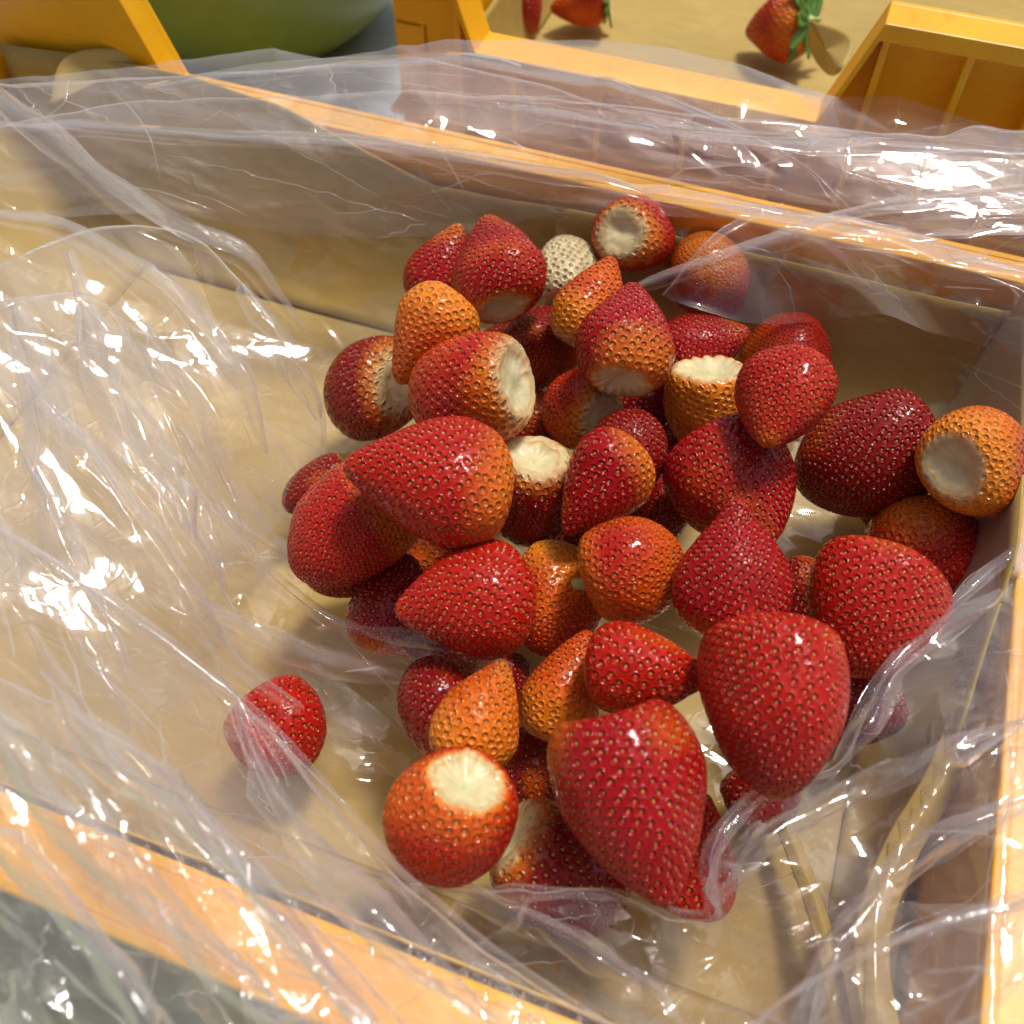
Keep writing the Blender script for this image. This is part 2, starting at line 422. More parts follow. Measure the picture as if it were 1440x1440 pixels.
# ------------------------------------------------------------------ strawberries
SHAPES = {
 'cone':  [(.0, .42), (-.012, .56), (.02, .72), (.10, .89), (.22, .985), (.34, 1.), (.50, .885), (.66, .69), (.80, .47), (.92, .26), (.98, .13), (1, .0)],
 'round': [(.0, .42), (-.01, .56), (.02, .72), (.10, .88), (.24, .98), (.42, 1.), (.60, .95), (.76, .80), (.88, .58), (.96, .33), (.99, .15), (1, .0)],
 'neck':  [(.0, .42), (-.01, .56), (.03, .76), (.12, .93), (.24, 1.), (.38, .99), (.54, .86), (.68, .66), (.80, .42), (.90, .255), (.965, .18), (.995, .09), (1, 0)],
 'heart': [(.09, .32), (.03, .50), (-.005, .68), (.04, .89), (.13, .99), (.25, 1.), (.40, .96), (.55, .85), (.70, .67), (.83, .45), (.93, .25), (.98, .13), (1, .0)],
 'blunt': [(.0, .42), (-.012, .56), (.02, .74), (.09, .90), (.20, .99), (.32, 1.), (.48, .955), (.64, .84), (.78, .67), (.89, .47), (.965, .25), (.99, .13), (1, .0)],
 'flat':  [(.0, .78), (.005, .84), (.04, .92), (.14, .985), (.28, 1.), (.44, .985), (.60, .90), (.76, .73), (.88, .50), (.96, .28), (.99, .13), (1, .0)],
}
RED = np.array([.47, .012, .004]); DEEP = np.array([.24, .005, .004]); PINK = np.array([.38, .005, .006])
ORNG = np.array([.84, .165, .005]); YEL = np.array([.84, .38, .035]); CREAM = np.array([.64, .52, .26])
def lerp(a, b, t): return a+(b-a)*np.asarray(np.clip(t, 0, 1), float)[..., None]

def make_berry(L, W, shape, colour, seed, cut=1.0, orange=None, jag=0.0, dense=1.0, bend=0., pale=.10):
    """strawberry of length L and width W (m); axis +Z from the cut end (z=0) to the tip (z=L).
    returns (body mesh, seeds mesh, cut mesh)"""
    rs = np.random.RandomState(seed)
    prof = np.array(SHAPES[shape]); R = W/2
    pr = prof.copy(); pr[:, 0] *= L; pr[:, 1] *= R
    k = pr[:, 1] < R*.6
    pr[:3, 1] *= np.array([cut, 1+(cut-1)*.6, 1+(cut-1)*.25])
    big = max(L, W)
    q_ = .62 if colour == 'deep' and big < .026 else 1.
    nr = int(np.clip(big*2900*q_, 50, 112)); nc = int(np.clip(big*3700*q_, 72, 148))
    c = path_pts(pr, nr); c[-1, 1] = 1e-5
    z = c[:, 0]; r = np.maximum(c[:, 1], 1e-5)
    th = np.linspace(0, 2*math.pi, nc, endpoint=False)
    ph = rs.uniform(0, 6.28, 4)
    e2 = rs.uniform(.03, .09); e3 = rs.uniform(.01, .045)
    tt = np.linspace(0, 1, nr)
    wv_ = vnoise(np.stack([np.cos(th)*2.2, np.sin(th)*2.2], -1), seed+6, 1.)*.13+vnoise(np.stack([np.cos(th)*7, np.sin(th)*7], -1), seed+7, 1.)*.05
    lob = 1 + wv_[None]*np.exp(-(tt/.06)**2)[:, None] + e2*np.cos(2*th+ph[0])[None] + e3*np.cos(3*th+ph[1])[None]*(1-tt)[:, None]
    X = r[:, None]*np.cos(th)*lob; Y = r[:, None]*np.sin(th)*lob; Z = np.repeat(z[:, None], nc, 1)
    V = np.dstack([X, Y, Z])
    if shape == 'heart': Z = Z-.13*W*(np.cos(th)[None]**2-.35)*np.exp(-(tt/.24)**2)[:, None]; V[..., 2] = Z
    # bend and lumps
    bx = (Z/L)**2*bend*W; V[..., 0] += bx
    nz = vnoise(V.reshape(-1, 3)/W, seed+1, 2.2).reshape(nr, nc)
    V *= 1
    nz2 = vnoise(V.reshape(-1, 3)/W, seed+5, 4.5).reshape(nr, nc)
    V[..., 0] *= 1+.075*nz+.018*nz2; V[..., 1] *= 1+.075*nz+.018*nz2; V[..., 0] += W*.05*nz[nr//2, 0]*np.clip(Z/L, 0, 1)**2
    # normals by finite differences
    du = np.roll(V, -1, 1)-np.roll(V, 1, 1); dv = np.gradient(V, axis=0)
    Nn = np.cross(du, dv); Nn /= np.linalg.norm(Nn, axis=2)[..., None]+1e-12
    if (Nn[nr//3]*V[nr//3]*[1, 1, 0]).sum() < 0: Nn = -Nn
    # seed positions: golden-angle lattice, denser towards the tip
    ds = np.r_[0, np.linalg.norm(np.diff(c, axis=0), axis=1)]
    dens = (1+.9*tt**2)*np.where(tt < .02, 0, 1)
    cum = np.cumsum(ds*r*dens*2*math.pi); 
    sp = .00245*(1+.1*rs.uniform(-1, 1))/dense*(.8+.2*big/.035)
    ns = int(cum[-1]/(sp*sp*.92))
    ti = np.interp((np.arange(ns)+.5+rs.normal(0, .9, ns))/ns*cum[-1], cum, np.arange(nr))
    ai = (np.arange(ns)*2.39996 + rs.uniform(-.5, .5, ns)*sp/(W*.45)*.55) % (2*math.pi)
    i0 = np.clip(ti.astype(int), 0, nr-2); fr = ti-i0; aj = ai/(2*math.pi)*nc
    j0 = aj.astype(int) % nc; j1 = (j0+1) % nc; fj = aj-np.floor(aj)
    def samp(A):
        a = A[i0, j0]*(1-fj)[:, None]+A[i0, j1]*fj[:, None]; b = A[i0+1, j0]*(1-fj)[:, None]+A[i0+1, j1]*fj[:, None]
        return a*(1-fr)[:, None]+b*fr[:, None]
    S = samp(V); SN = samp(Nn); SN /= np.linalg.norm(SN, axis=1)[:, None]+1e-12
    sps = sp/np.sqrt(np.interp(ti, np.arange(nr), np.maximum(dens, .6)))
    # nearest seed for each vertex
    F = V.reshape(-1, 3); D = np.full(len(F), 9.)
    for a in range(0, len(F), 4000):
        d = np.sqrt(((F[a:a+4000, None]-S[None])**2).sum(2))/sps[None]
        if ns > 1:
            D[a:a+4000] = d.min(1)
    D = D.reshape(nr, nc)
    fade = np.clip((tt-.015)/.06, 0, 1)[:, None]
    dep = sp*.15
    pit = -np.exp(-(D/.24)**2)*1.0
    rim = .30*np.exp(-((D-.43)/.15)**2)
    hgt = (pit+rim)*dep*fade
    V2 = V+Nn*hgt[..., None]
    # torn edge of the skin round the cut
    if jag:
        jj = vnoise(np.stack([np.cos(th)*9, np.sin(th)*9], -1), seed+3, 1.)*.5+.5*np.sign(np.sin(th*17+ph[2]))*rs.uniform(.3, 1, nc)
        wgt = np.exp(-(tt/.05)**2)[:, None]
        V2[..., 2] -= jag*W*.05*jj[None]*wgt
    # colour of the skin itself: ripeness, pale shoulders; pit shade is painted in by the material
    p = V2.reshape(-1, 3)/W
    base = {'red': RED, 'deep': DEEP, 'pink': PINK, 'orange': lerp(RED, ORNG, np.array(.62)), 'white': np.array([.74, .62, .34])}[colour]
    C = np.tile(base, (nr*nc, 1)).astype(float)
    n1 = vnoise(p, seed+11, 1.3)
    if colour != 'white':
        n2 = vnoise(p, seed+12, 3.2)
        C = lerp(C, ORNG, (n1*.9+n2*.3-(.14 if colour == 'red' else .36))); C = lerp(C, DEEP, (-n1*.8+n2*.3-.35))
        if colour == 'orange':
            rd = rs.uniform(-1, 1, 3); rd /= np.linalg.norm(rd); q = p.copy(); q[:, 2] -= L/W/2
            C = lerp(C, RED, (q@rd+n1*.25-.12)*2.2); C = lerp(C, YEL, (-(q@rd)+n2*.15-.25)*1.6)
        if orange is None and colour in ('red', 'pink'):
            orange = (rs.uniform(-1, 1), rs.uniform(-.3, 1), rs.choice([-1., 1.]), .34)
        if orange is not None:      # an orange side: direction in (x, y, z) local
            od = np.array(orange[:3], float); od /= np.linalg.norm(od)
            q = p.copy(); q[:, 2] -= L/W/2
            C = lerp(C, lerp(ORNG, YEL, np.array(.35)), (q@od+n1*.12-orange[3])*2.4)
        stk = 1+.55*vnoise(np.stack([np.cos(np.tile(th, nr))*8, np.sin(np.tile(th, nr))*8, np.repeat(tt, nc)*6], -1), seed+41, 1.)
        stk *= 1+.45*vnoise(np.stack([np.cos(np.tile(th, nr))*2, np.sin(np.tile(th, nr))*2], -1), seed+42, 1.)
        top = 1-np.clip(tt/max(pale, .001), 0, 1)
        C = lerp(C, lerp(ORNG, YEL, np.array(.5)), np.repeat(top, nc)*(1.1+.5*n1)*stk)
        C = lerp(C, CREAM, np.repeat(1-np.clip(tt/max(pale*.55, .02), 0, 1), nc)*1.5*stk)
    else:
        C = lerp(C, ORNG, n1*.5-.1+np.repeat(tt, nc)*.35)
    me = grid_mesh('body', V2, closed_u=True)
    # offset from the nearest seed, per face corner, for the fine relief of the skin
    ix = np.arange(nr*nc).reshape(nr, nc); a_, b_ = ix[:-1], ix[1:]
    Q = np.stack([a_, np.roll(a_, -1, 1), np.roll(b_, -1, 1), b_], -1).reshape(-1, 4)
    fc = F[Q].mean(1); near = np.zeros(len(fc), int)
    for a in range(0, len(fc), 4000):
        near[a:a+4000] = (((fc[a:a+4000, None]-S[None])**2).sum(2)/sps[None]**2).argmin(1)
    off = (F[Q]-S[near][:, None])/sps[near][:, None, None]
    off += (1-np.repeat(fade[:, 0], nc)[Q])[..., None]*.8
    pa = me.attributes.new('pit', 'FLOAT_VECTOR', 'CORNER'); pa.data.foreach_set('vector', off.ravel().astype(np.float32))
    at = me.color_attributes.new('col', 'FLOAT_COLOR', 'POINT')
    at.data.foreach_set('color', np.c_[C, np.ones(len(C))].ravel().astype(np.float32))
    # seeds: flattened drops in the pits
    ok = (np.interp(ti, np.arange(nr), tt) > .03)
    S = S[ok]; SN = SN[ok]; ss = sps[ok]
    axis = np.array([0, 0, 1.]); t1 = axis-SN*(SN@axis)[:, None]; t1 /= np.linalg.norm(t1, axis=1)[:, None]+1e-9
    t2 = np.cross(SN, t1); S = S+SN*(-dep*.55)[..., None] if False else S-SN*dep*.80
    ln = ss*.20; wd = ss*.12; th_ = ss*.10
    sv = []
    for a, b, cc in [(1, 0, 0), (.5, .85, .0), (-.5, .9, 0), (-1, 0, 0), (-.5, -.9, 0), (.5, -.85, 0), (.1, 0, 1.), (-.3, 0, 1.)]:
        sv.append(S+t1*(ln*a)[:, None]+t2*(wd*b)[:, None]+SN*(th_*cc)[:, None])
    sv = np.stack(sv, 1).reshape(-1, 3)
    ft = [(0, 1, 6), (1, 2, 7), (1, 7, 6), (2, 3, 7), (3, 4, 7), (4, 5, 7), (5, 6, 7), (5, 0, 6)]
    ft = (np.array(ft)[None]+np.arange(len(S))[:, None, None]*8).reshape(-1, 3)
    ms = bpy.data.meshes.new('seeds'); ms.vertices.add(len(sv)); ms.vertices.foreach_set('co', sv.ravel().astype(np.float32))
    ms.loops.add(ft.size); ms.loops.foreach_set('vertex_index', ft.ravel().astype(np.int32))
    ms.polygons.add(len(ft)); ms.polygons.foreach_set('loop_start', np.arange(0, ft.size, 3, dtype=np.int32)); ms.update(calc_edges=True)
    nsd = len(S); mixs = rs.uniform(0, 1, nsd)
    sc_ = lerp(np.tile(np.array([.50, .27, .035]), (nsd, 1)), np.array([.30, .09, .015]), mixs*1.2-.35)
    sc_ = lerp(sc_, np.array([.40, .42, .06]), rs.uniform(-1.2, .6, nsd))
    if colour == 'white': sc_ = np.tile(np.array([.17, .06, .015]), (nsd, 1))
    at = ms.color_attributes.new('col', 'FLOAT_COLOR', 'POINT')
    at.data.foreach_set('color', np.c_[np.repeat(sc_, 8, 0), np.ones(nsd*8)].ravel().astype(np.float32))
    # cut face: a shallow dished disc filling the open end
    nrr = 16
    edge = V2[0]*1.0
    rr = np.linspace(1.0, 0, nrr)
    cen = edge.mean(0)
    CV = cen[None, None]+(edge-cen)[None]*rr[:, None, None]
    ncx = vnoise(np.concatenate([CV.reshape(-1, 3)[:, :2]/W*6, np.zeros((nrr*nc, 1))], 1), seed+21, 1.).reshape(nrr, nc)
    dish = rs.uniform(.03, .10)*W*(1-rr**2)
    CV[..., 2] = cen[2]+(edge[None, :, 2]-cen[2])*rr[:, None]**7
    CV[..., 2] += (dish[:, None]*(1+.5*ncx)) + (ncx*.010*W)*(1-rr**6)[:, None]
    CV[-1] = CV[-1].mean(0)
    rad = np.repeat(rr, nc); an = np.tile(th, nrr)
    strk = vnoise(np.stack([np.cos(an)*7, np.sin(an)*7, rad*1.5], -1), seed+31, 1.2)
    CC = np.tile(np.array([.70, .60, .32]), (nrr*nc, 1))
    CC = lerp(CC, np.array([.80, .72, .46]), strk*.25+.35*vnoise(CV.reshape(-1, 3)/W, seed+33, 6.))
    CC = lerp(CC, np.array([.58, .60, .27]), (.42-rad+.25*vnoise(CV.reshape(-1, 3)/W, seed+34, 4.))*1.8)
    CC = lerp(CC, np.array([.30, .34, .09]), (.09-rad)*5)
    CC = lerp(CC, lerp(ORNG, YEL, np.array(.6)), (rad-.90)*6+strk*.35)
    mc = grid_mesh('cut_face', CV, closed_u=True)
    mc.flip_normals()
    at = mc.color_attributes.new('col', 'FLOAT_COLOR', 'POINT')
    at.data.foreach_set('color', np.c_[CC, np.ones(len(CC))].ravel().astype(np.float32))
    return me, ms, mc

#  name key: x, y, length px, width px, tip angle (deg, 0 right, 90 up), tilt (tip towards the camera +), z cm, shape, colour, extras, label
B = [
 (893, 333, 108, 106, -15, -66, 4.3, 'round', 'red', dict(cut=1.05, pale=.22), 'small round strawberry at the back of the heap with round cream cut end facing up'),
 (997, 384, 112, 114, 80, 62, 3.6, 'round', 'red', dict(orange=(0, 0, 1, .1), dense=1.35), 'round orange-red strawberry lying apart under a flap of film, right back of the heap'),
 (698, 370, 156, 126, 100, -36, 5.3, 'cone', 'pink', dict(cut=.95, pale=.1), 'upright crimson strawberry, tip up, cut end down, highest at the left back of the heap'),
 (625, 377, 120, 95, 68, 5, 3.6, 'cone', 'pink', {}, 'crimson strawberry half hidden behind the left of the upright crimson one'),
 (797, 382, 108, 92, 95, -40, 3.6, 'round', 'white', dict(cut=1.2), 'unripe whitish strawberry with brown seeds at the back of the heap'),
 (837, 428, 132, 108, 66, -8, 4.2, 'cone', 'orange', dict(orange=(0, 0, -1, -.1), pale=.25), 'orange strawberry with red top tucked behind a glossy red one, beside the whitish berry'),
 (882, 470, 160, 134, 82, -32, 5.5, 'cone', 'pink', dict(cut=1.15, jag=.6, pale=.1), 'glossy red strawberry, tip up, white cut end at its lower edge, in the upper middle'),
 (755, 484, 120, 122, 95, 70, 3.0, 'cone', 'deep', dict(orange=(0, 0, 1, .42)), 'dark strawberry with an orange tip pointing at the camera, in a gap in upper heap'),
 (603, 476, 146, 122, 232, 8, 4.6, 'cone', 'orange', dict(orange=(0, 0, -1, .0), pale=.14, cut=.9), 'orange strawberry with its tip down to the left, on the upper left of the heap'),
 (522, 548, 135, 142, 195, -50, 3.0, 'round', 'deep', dict(cut=.85, pale=.25), 'round dull crimson strawberry with cut end turned to the right, leftmost of the upper heap'),
 (656, 550, 175, 150, 190, -32, 4.8, 'round', 'red', dict(cut=1.25, pale=.22), 'red strawberry with a large cream cut end to the right, above the biggest left berry'),
 (602, 676, 228, 196, 172, 14, 5.6, 'cone', 'red', dict(orange=(0, .6, -1, .35), cut=.8, jag=.5, bend=.0), 'very large bright red strawberry lying on its side, tip left, topmost at the left'),
 (497, 742, 196, 148, 222, 4, 3.7, 'round', 'red', dict(orange=(.2, 0, -1, .08), dense=1.25, cut=.5, pale=.15), 'orange-red strawberry with yellow shoulder sloping out from under the very large bright one'),
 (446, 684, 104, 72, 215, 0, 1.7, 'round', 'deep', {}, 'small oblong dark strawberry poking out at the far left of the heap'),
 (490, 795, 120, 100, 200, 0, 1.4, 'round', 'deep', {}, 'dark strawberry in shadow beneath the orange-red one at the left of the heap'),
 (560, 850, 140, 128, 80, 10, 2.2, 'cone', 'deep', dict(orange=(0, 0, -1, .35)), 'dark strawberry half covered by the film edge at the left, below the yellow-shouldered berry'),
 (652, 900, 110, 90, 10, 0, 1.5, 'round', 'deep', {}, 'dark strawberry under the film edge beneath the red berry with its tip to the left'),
 (654, 846, 190, 156, 188, 16, 5.0, 'cone', 'red', dict(orange=(0, 0, 1, .52), cut=.8), 'bright red strawberry with small orange tip pointing left, left of the middle of the heap'),
 (744, 698, 155, 128, 262, -42, 3.6, 'round', 'deep', dict(cut=1.25, pale=.2), 'crimson strawberry with pale cut end up, between the very large berry and the central one'),
 (815, 574, 112, 106, 150, -48, 3.9, 'round', 'red', dict(cut=1.05, pale=.25), 'small red strawberry with a pale cut end to the right, in the upper middle'),
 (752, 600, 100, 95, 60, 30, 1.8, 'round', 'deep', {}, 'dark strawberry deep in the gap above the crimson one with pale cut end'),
 (843, 684, 158, 128, 232, 14, 5.3, 'cone', 'pink', dict(cut=.7), 'glossy crimson strawberry with tip down to the left, in the very middle of the heap'),
 (884, 632, 112, 118, 70, 20, 3.6, 'round', 'deep', {}, 'deep red strawberry just behind the central glossy crimson one'),
 (890, 800, 140, 146, 18, 8, 5.0, 'round', 'orange', dict(orange=(0, 0, -1, .2), dense=1.2, cut=.6, stem=True), 'round orange strawberry with a little green stem nub on its left side'),
 (783, 845, 155, 128, 250, 22, 2.9, 'round', 'red', dict(orange=(0, 0, -1, .0), pale=.3), 'amber-shouldered strawberry lying deep between the left red one and the round orange one'),
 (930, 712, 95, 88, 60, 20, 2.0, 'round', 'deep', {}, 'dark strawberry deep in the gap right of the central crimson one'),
 (990, 485, 125, 110, 20, 10, 3.3, 'cone', 'pink', dict(dense=1.1), 'crimson strawberry behind the right of the glossy tip-up one'),
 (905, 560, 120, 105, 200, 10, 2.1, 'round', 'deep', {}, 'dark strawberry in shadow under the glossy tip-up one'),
 (1108, 500, 118, 122, 60, 20, 2.2, 'round', 'red', dict(dense=1.4), 'dull red strawberry behind the right back edge of the heap'),
 (996, 578, 138, 122, 272, -22, 4.5, 'flat', 'orange', dict(orange=(0, 0, -1, .1), jag=.5, pale=.1), 'orange strawberry with a broad flat pale green cut top'),
 (1100, 568, 150, 140, 258, 42, 5.9, 'cone', 'red', dict(orange=(0, 0, 1, .45), cut=.7), 'bright red round strawberry with orange tip down, on top beside the flat-cut orange one'),
 (1218, 642, 196, 166, 200, 12, 4.0, 'round', 'deep', dict(orange=(0, -.8, .8, .35), dense=1.1, cut=.6), 'large dark red strawberry lying crosswise at the right back of the heap'),
 (1374, 644, 140, 144, 18, -62, 4.4, 'round', 'red', dict(orange=(0, 0, -1, .0), cut=1.1, pale=.16), 'orange strawberry with a large cream cut face, farthest right'),
 (1306, 772, 150, 148, 55, 32, 3.0, 'round', 'red', {}, 'round red strawberry below the rightmost cream-faced one, its right side under the film'),
 (1370, 850, 80, 70, 30, 10, 1.5, 'round', 'red', {}, 'small red strawberry seen through the film at the right side of the bag'),
 (1043, 692, 178, 190, 300, 34, 3.9, 'heart', 'pink', dict(cut=.9), 'large crimson strawberry behind the upright pear-shaped one'),
 (1033, 800, 188, 158, 84, 6, 5.4, 'neck', 'pink', dict(orange=(0, 0, -1, .38), jag=1.3, cut=1.1, bend=.04), 'upright pear-shaped red strawberry with torn skin at its lower edge, beside the round orange one'),
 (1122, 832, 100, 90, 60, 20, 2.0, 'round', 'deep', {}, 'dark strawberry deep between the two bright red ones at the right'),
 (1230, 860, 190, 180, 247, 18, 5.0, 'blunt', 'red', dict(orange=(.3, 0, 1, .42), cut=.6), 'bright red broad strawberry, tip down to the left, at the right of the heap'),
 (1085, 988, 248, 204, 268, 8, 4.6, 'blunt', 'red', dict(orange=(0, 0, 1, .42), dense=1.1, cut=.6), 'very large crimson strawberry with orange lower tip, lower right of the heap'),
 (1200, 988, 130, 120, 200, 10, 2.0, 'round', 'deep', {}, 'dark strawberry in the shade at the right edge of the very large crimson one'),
 (912, 943, 178, 134, 356, 6, 5.2, 'neck', 'red', dict(orange=(0, 0, 1, .40), cut=.8), 'red strawberry with a thin greenish yellow tip pointing right, above the big heart-shaped one'),
 (795, 962, 158, 124, 68, 12, 4.2, 'cone', 'orange', dict(orange=(0, 0, -1, -.1), dense=1.25, pale=.15), 'orange strawberry, tip up, left of the one with the thin yellow tip'),
 (677, 1003, 150, 126, 66, 4, 5.1, 'cone', 'orange', dict(orange=(0, 0, -1, -.05), jag=1.1, cut=1.3, pale=.06), 'bright orange strawberry, tip up, with ragged pale lower edge, lower left of the heap'),
 (622, 990, 136, 126, 120, 12, 3.2, 'round', 'deep', dict(orange=(0, 0, -1, .4)), 'dark red strawberry behind the ragged bright orange one'),
 (632, 1155, 190, 172, 248, -50, 4.2, 'round', 'red', dict(orange=(0, 1, -.7, .58), cut=1.15, pale=.08, jag=.6), 'orange-red strawberry with a large cream hollow cut on top, lowest left of the heap'),
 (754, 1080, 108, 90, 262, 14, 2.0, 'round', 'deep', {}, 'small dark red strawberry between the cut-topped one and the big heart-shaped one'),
 (893, 1134, 258, 222, 284, 8, 5.0, 'heart', 'pink', dict(cut=1.15, orange=(-.8, 0, -.6, .5), jag=.4), 'huge heart-shaped red strawberry, tip down, at the front of the heap'),
 (792, 1225, 205, 160, 325, -28, 2.8, 'round', 'deep', dict(cut=.95, pale=.2), 'dark red strawberry with pale cut end to the left, partly under film at the front'),
 (985, 1205, 165, 112, 80, 8, 2.7, 'cone', 'red', dict(orange=(0, 0, 1, .6)), 'narrow red strawberry at the right of the huge heart-shaped one, near the film edge'),
 (393, 1026, 128, 130, 305, 14, 1.9, 'round', 'red', dict(cut=.6), 'single red strawberry lying apart at the left, half covered by a fold of film'),
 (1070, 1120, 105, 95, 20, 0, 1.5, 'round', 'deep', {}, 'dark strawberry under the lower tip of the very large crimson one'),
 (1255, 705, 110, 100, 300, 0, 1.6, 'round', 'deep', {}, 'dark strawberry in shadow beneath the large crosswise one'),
 (600, 785, 105, 95, 30, 0, 1.3, 'round', 'deep', {}, 'dark strawberry in shadow between the very large bright red one and the orange-tipped one'),  # from here on: dark berries added to darken the gaps between others
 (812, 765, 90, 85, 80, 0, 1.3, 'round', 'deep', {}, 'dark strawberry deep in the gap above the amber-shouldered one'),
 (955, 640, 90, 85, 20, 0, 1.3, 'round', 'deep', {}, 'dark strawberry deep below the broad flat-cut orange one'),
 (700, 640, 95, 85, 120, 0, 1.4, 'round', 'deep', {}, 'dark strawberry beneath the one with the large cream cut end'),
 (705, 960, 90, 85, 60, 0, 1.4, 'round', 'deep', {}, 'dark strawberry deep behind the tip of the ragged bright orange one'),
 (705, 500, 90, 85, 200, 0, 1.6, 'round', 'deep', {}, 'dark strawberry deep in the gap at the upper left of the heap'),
]
NB = len(B)
def cmb_dir(pos, ang, tilt):
    vd = CAM-pos; vd /= np.linalg.norm(vd)
    ux = RT-vd*(RT@vd); ux /= np.linalg.norm(ux); uy = np.cross(vd, ux)
    a, t = math.radians(ang), math.radians(tilt)
    return math.cos(t)*(math.cos(a)*ux+math.sin(a)*uy)+math.sin(t)*vd, vd
# settle: berries slide only nearer or farther, until none sits inside another or the floor
dep = np.array([(P(b[0], b[1], b[6]/100)-CAM)@FW for b in B])
rays = np.array([ray(b[0], b[1])/FOC for b in B])
sx = [(-.34, .40), (-.1, .48), (.14, .43), (.34, .27)]
def spheres(i, d):
    pos = CAM+rays[i]*d; b = B[i]; s = d/FOC/720.
    L, W_ = b[2]*s, b[3]*s
    ax, _ = cmb_dir(pos, b[4], b[5])
    return [(pos+ax*L*o, W_*rr) for o, rr in sx]
for it in range(160):
    sph = [spheres(i, dep[i]) for i in range(NB)]
    mv = np.zeros(NB)
    for i in range(NB):
        for j in range(i+1, NB):
            if math.hypot(B[i][0]-B[j][0], B[i][1]-B[j][1]) > (B[i][2]+B[j][2])*.62: continue
            o = 0
            for pa, ra in sph[i]:
                for pb, rb in sph[j]:
                    o = max(o, (ra+rb)*.97-math.sqrt(((pa-pb)**2).sum()))
            if o > 0:
                s = 1 if dep[i] < dep[j] else -1
                mv[i] -= s*o*.30; mv[j] += s*o*.30
    dep = dep+np.clip(mv, -.0015, .0015)
    for i in range(NB):
        lo = min(p[2]-r for p, r in spheres(i, dep[i]))
        if lo < .0022: dep[i] -= (.0022-lo)*.7/abs(rays[i][2])

GREEN = None
def place_berry(i, b, pos, depth, label, group, name='strawberry'):
    x, y, Lp, Wp, ang, tilt, zz, shape, colour, ex, _ = b
    s = depth/FOC/720.
    L, W_ = Lp*s, Wp*s
    ex = dict(ex); stem = ex.pop('stem', False); leaf = ex.pop('leaf', False)
    me, ms, mc = make_berry(L, W_, shape, colour, 100+i*7, **ex)
    ax, vd = cmb_dir(pos, ang, tilt)
    zc = Vector(ax); xa = Vector(vd)-zc*Vector(vd).dot(zc)
    if xa.length < .05: xa = Vector(UP)-zc*Vector(UP).dot(zc)
    # local +Y is turned towards the viewer side of the berry, so 'orange' directions are repeatable
    yc = xa.normalized(); xc = yc.cross(zc)
    Mx = Matrix((xc, yc, zc)).transposed().to_4x4()
    base = Vector(pos)-zc*(L*.47)
    root = empty(name); root.matrix_world = Matrix.Translation(base) @ Mx
    tag(root, label, 'strawberry', group)
    link('body', me, M_SKIN, root)
    so_ = link('seeds', ms, M_SEED, root); so_['kind'] = 'stuff'
    if leaf:
        calyx(root, W_, i)
    else:
        link('cut_face', mc, M_CUT, root)
    if stem:
        th = np.linspace(0, 6.283, 10, endpoint=False)
        V = np.array([[(r*W_*math.cos(a)+off*W_, r*W_*math.sin(a), z*W_) for a in th] for r, z, off in
                      ((.10, .03, 0), (.075, -.03, 0), (.055, -.09, .02), (.06, -.13, .03), (.045, -.16, .03), (.001, -.165, .03))])
        me2 = grid_mesh('stem', V, closed_u=True); me2.flip_normals(); link('stem', me2, M_STEM, root)
    return root
def calyx(root, W_, seed):
    rs = np.random.RandomState(seed)
    for k in range(12):
        a = k*2*math.pi/12+rs.uniform(-.12, .12); ln = W_*rs.uniform(.46, .64); up_ = rs.uniform(-.15, .25)
        s = np.linspace(0, 1, 9); V = np.zeros((9, 5, 3))
        for q, ss in enumerate(s):
            wdt = W_*.11*math.sin(math.pi*min(1, ss*.82+.14))**.8*(1 if ss < .98 else .1)
            rr = W_*.04+ln*ss; zz = -W_*.05-W_*up_*ss*ss+W_*.10*ss
            for c in range(5):
                o = (c-2)/2*wdt
                V[q, c] = (math.cos(a)*rr-math.sin(a)*o, math.sin(a)*rr+math.cos(a)*o, zz-abs(c-2)*W_*.012)
        o = link('leaf', grid_mesh('leaf', V), M_LEAF, root)
        md = o.modifiers.new('thickness', 'SOLIDIFY'); md.thickness = .0004
    th = np.linspace(0, 6.283, 12, endpoint=False)
    V = np.array([[(r*W_*math.cos(a), r*W_*math.sin(a), z*W_) for a in th] for r, z in
                  ((.13, .0), (.12, -.05), (.06, -.08), (.04, -.14), (.035, -.22), (.001, -.225))])
    me2 = grid_mesh('stem', V, closed_u=True); me2.flip_normals(); link('stem', me2, M_STEM, root)

for i, b in enumerate(B):
    place_berry(i, b, CAM+rays[i]*dep[i], dep[i], b[-1], 'strawberries in the plastic bag')
FB = [
 (1094, 36, 96, 88, 188, -30, 1.25, 'cone', 'red', dict(orange=(0, 0, -1, .1), leaf=True), 'strawberry with green leaves on paper in the crate behind, alone on the right'),
 (815, 4, 80, 62, 190, 4, .95, 'cone', 'red', dict(leaf=True), 'right one of the red strawberries cut off by the top edge, in the crate behind'),
 (735, 12, 70, 62, 300, 4, .95, 'cone', 'pink', {}, 'middle strawberry at the top edge, behind the rim of the far crate'),
 (690, 3, 78, 66, 200, 4, 1.0, 'cone', 'pink', {}, 'leftmost strawberry at the top edge beside the raised corner of the far crate'),
]
for i, b in enumerate(FB):
    pos = P(b[0], b[1], b[6]/100)
    place_berry(200+i, b, pos, (pos-CAM)@FW, b[-1], 'strawberries in the crate behind')

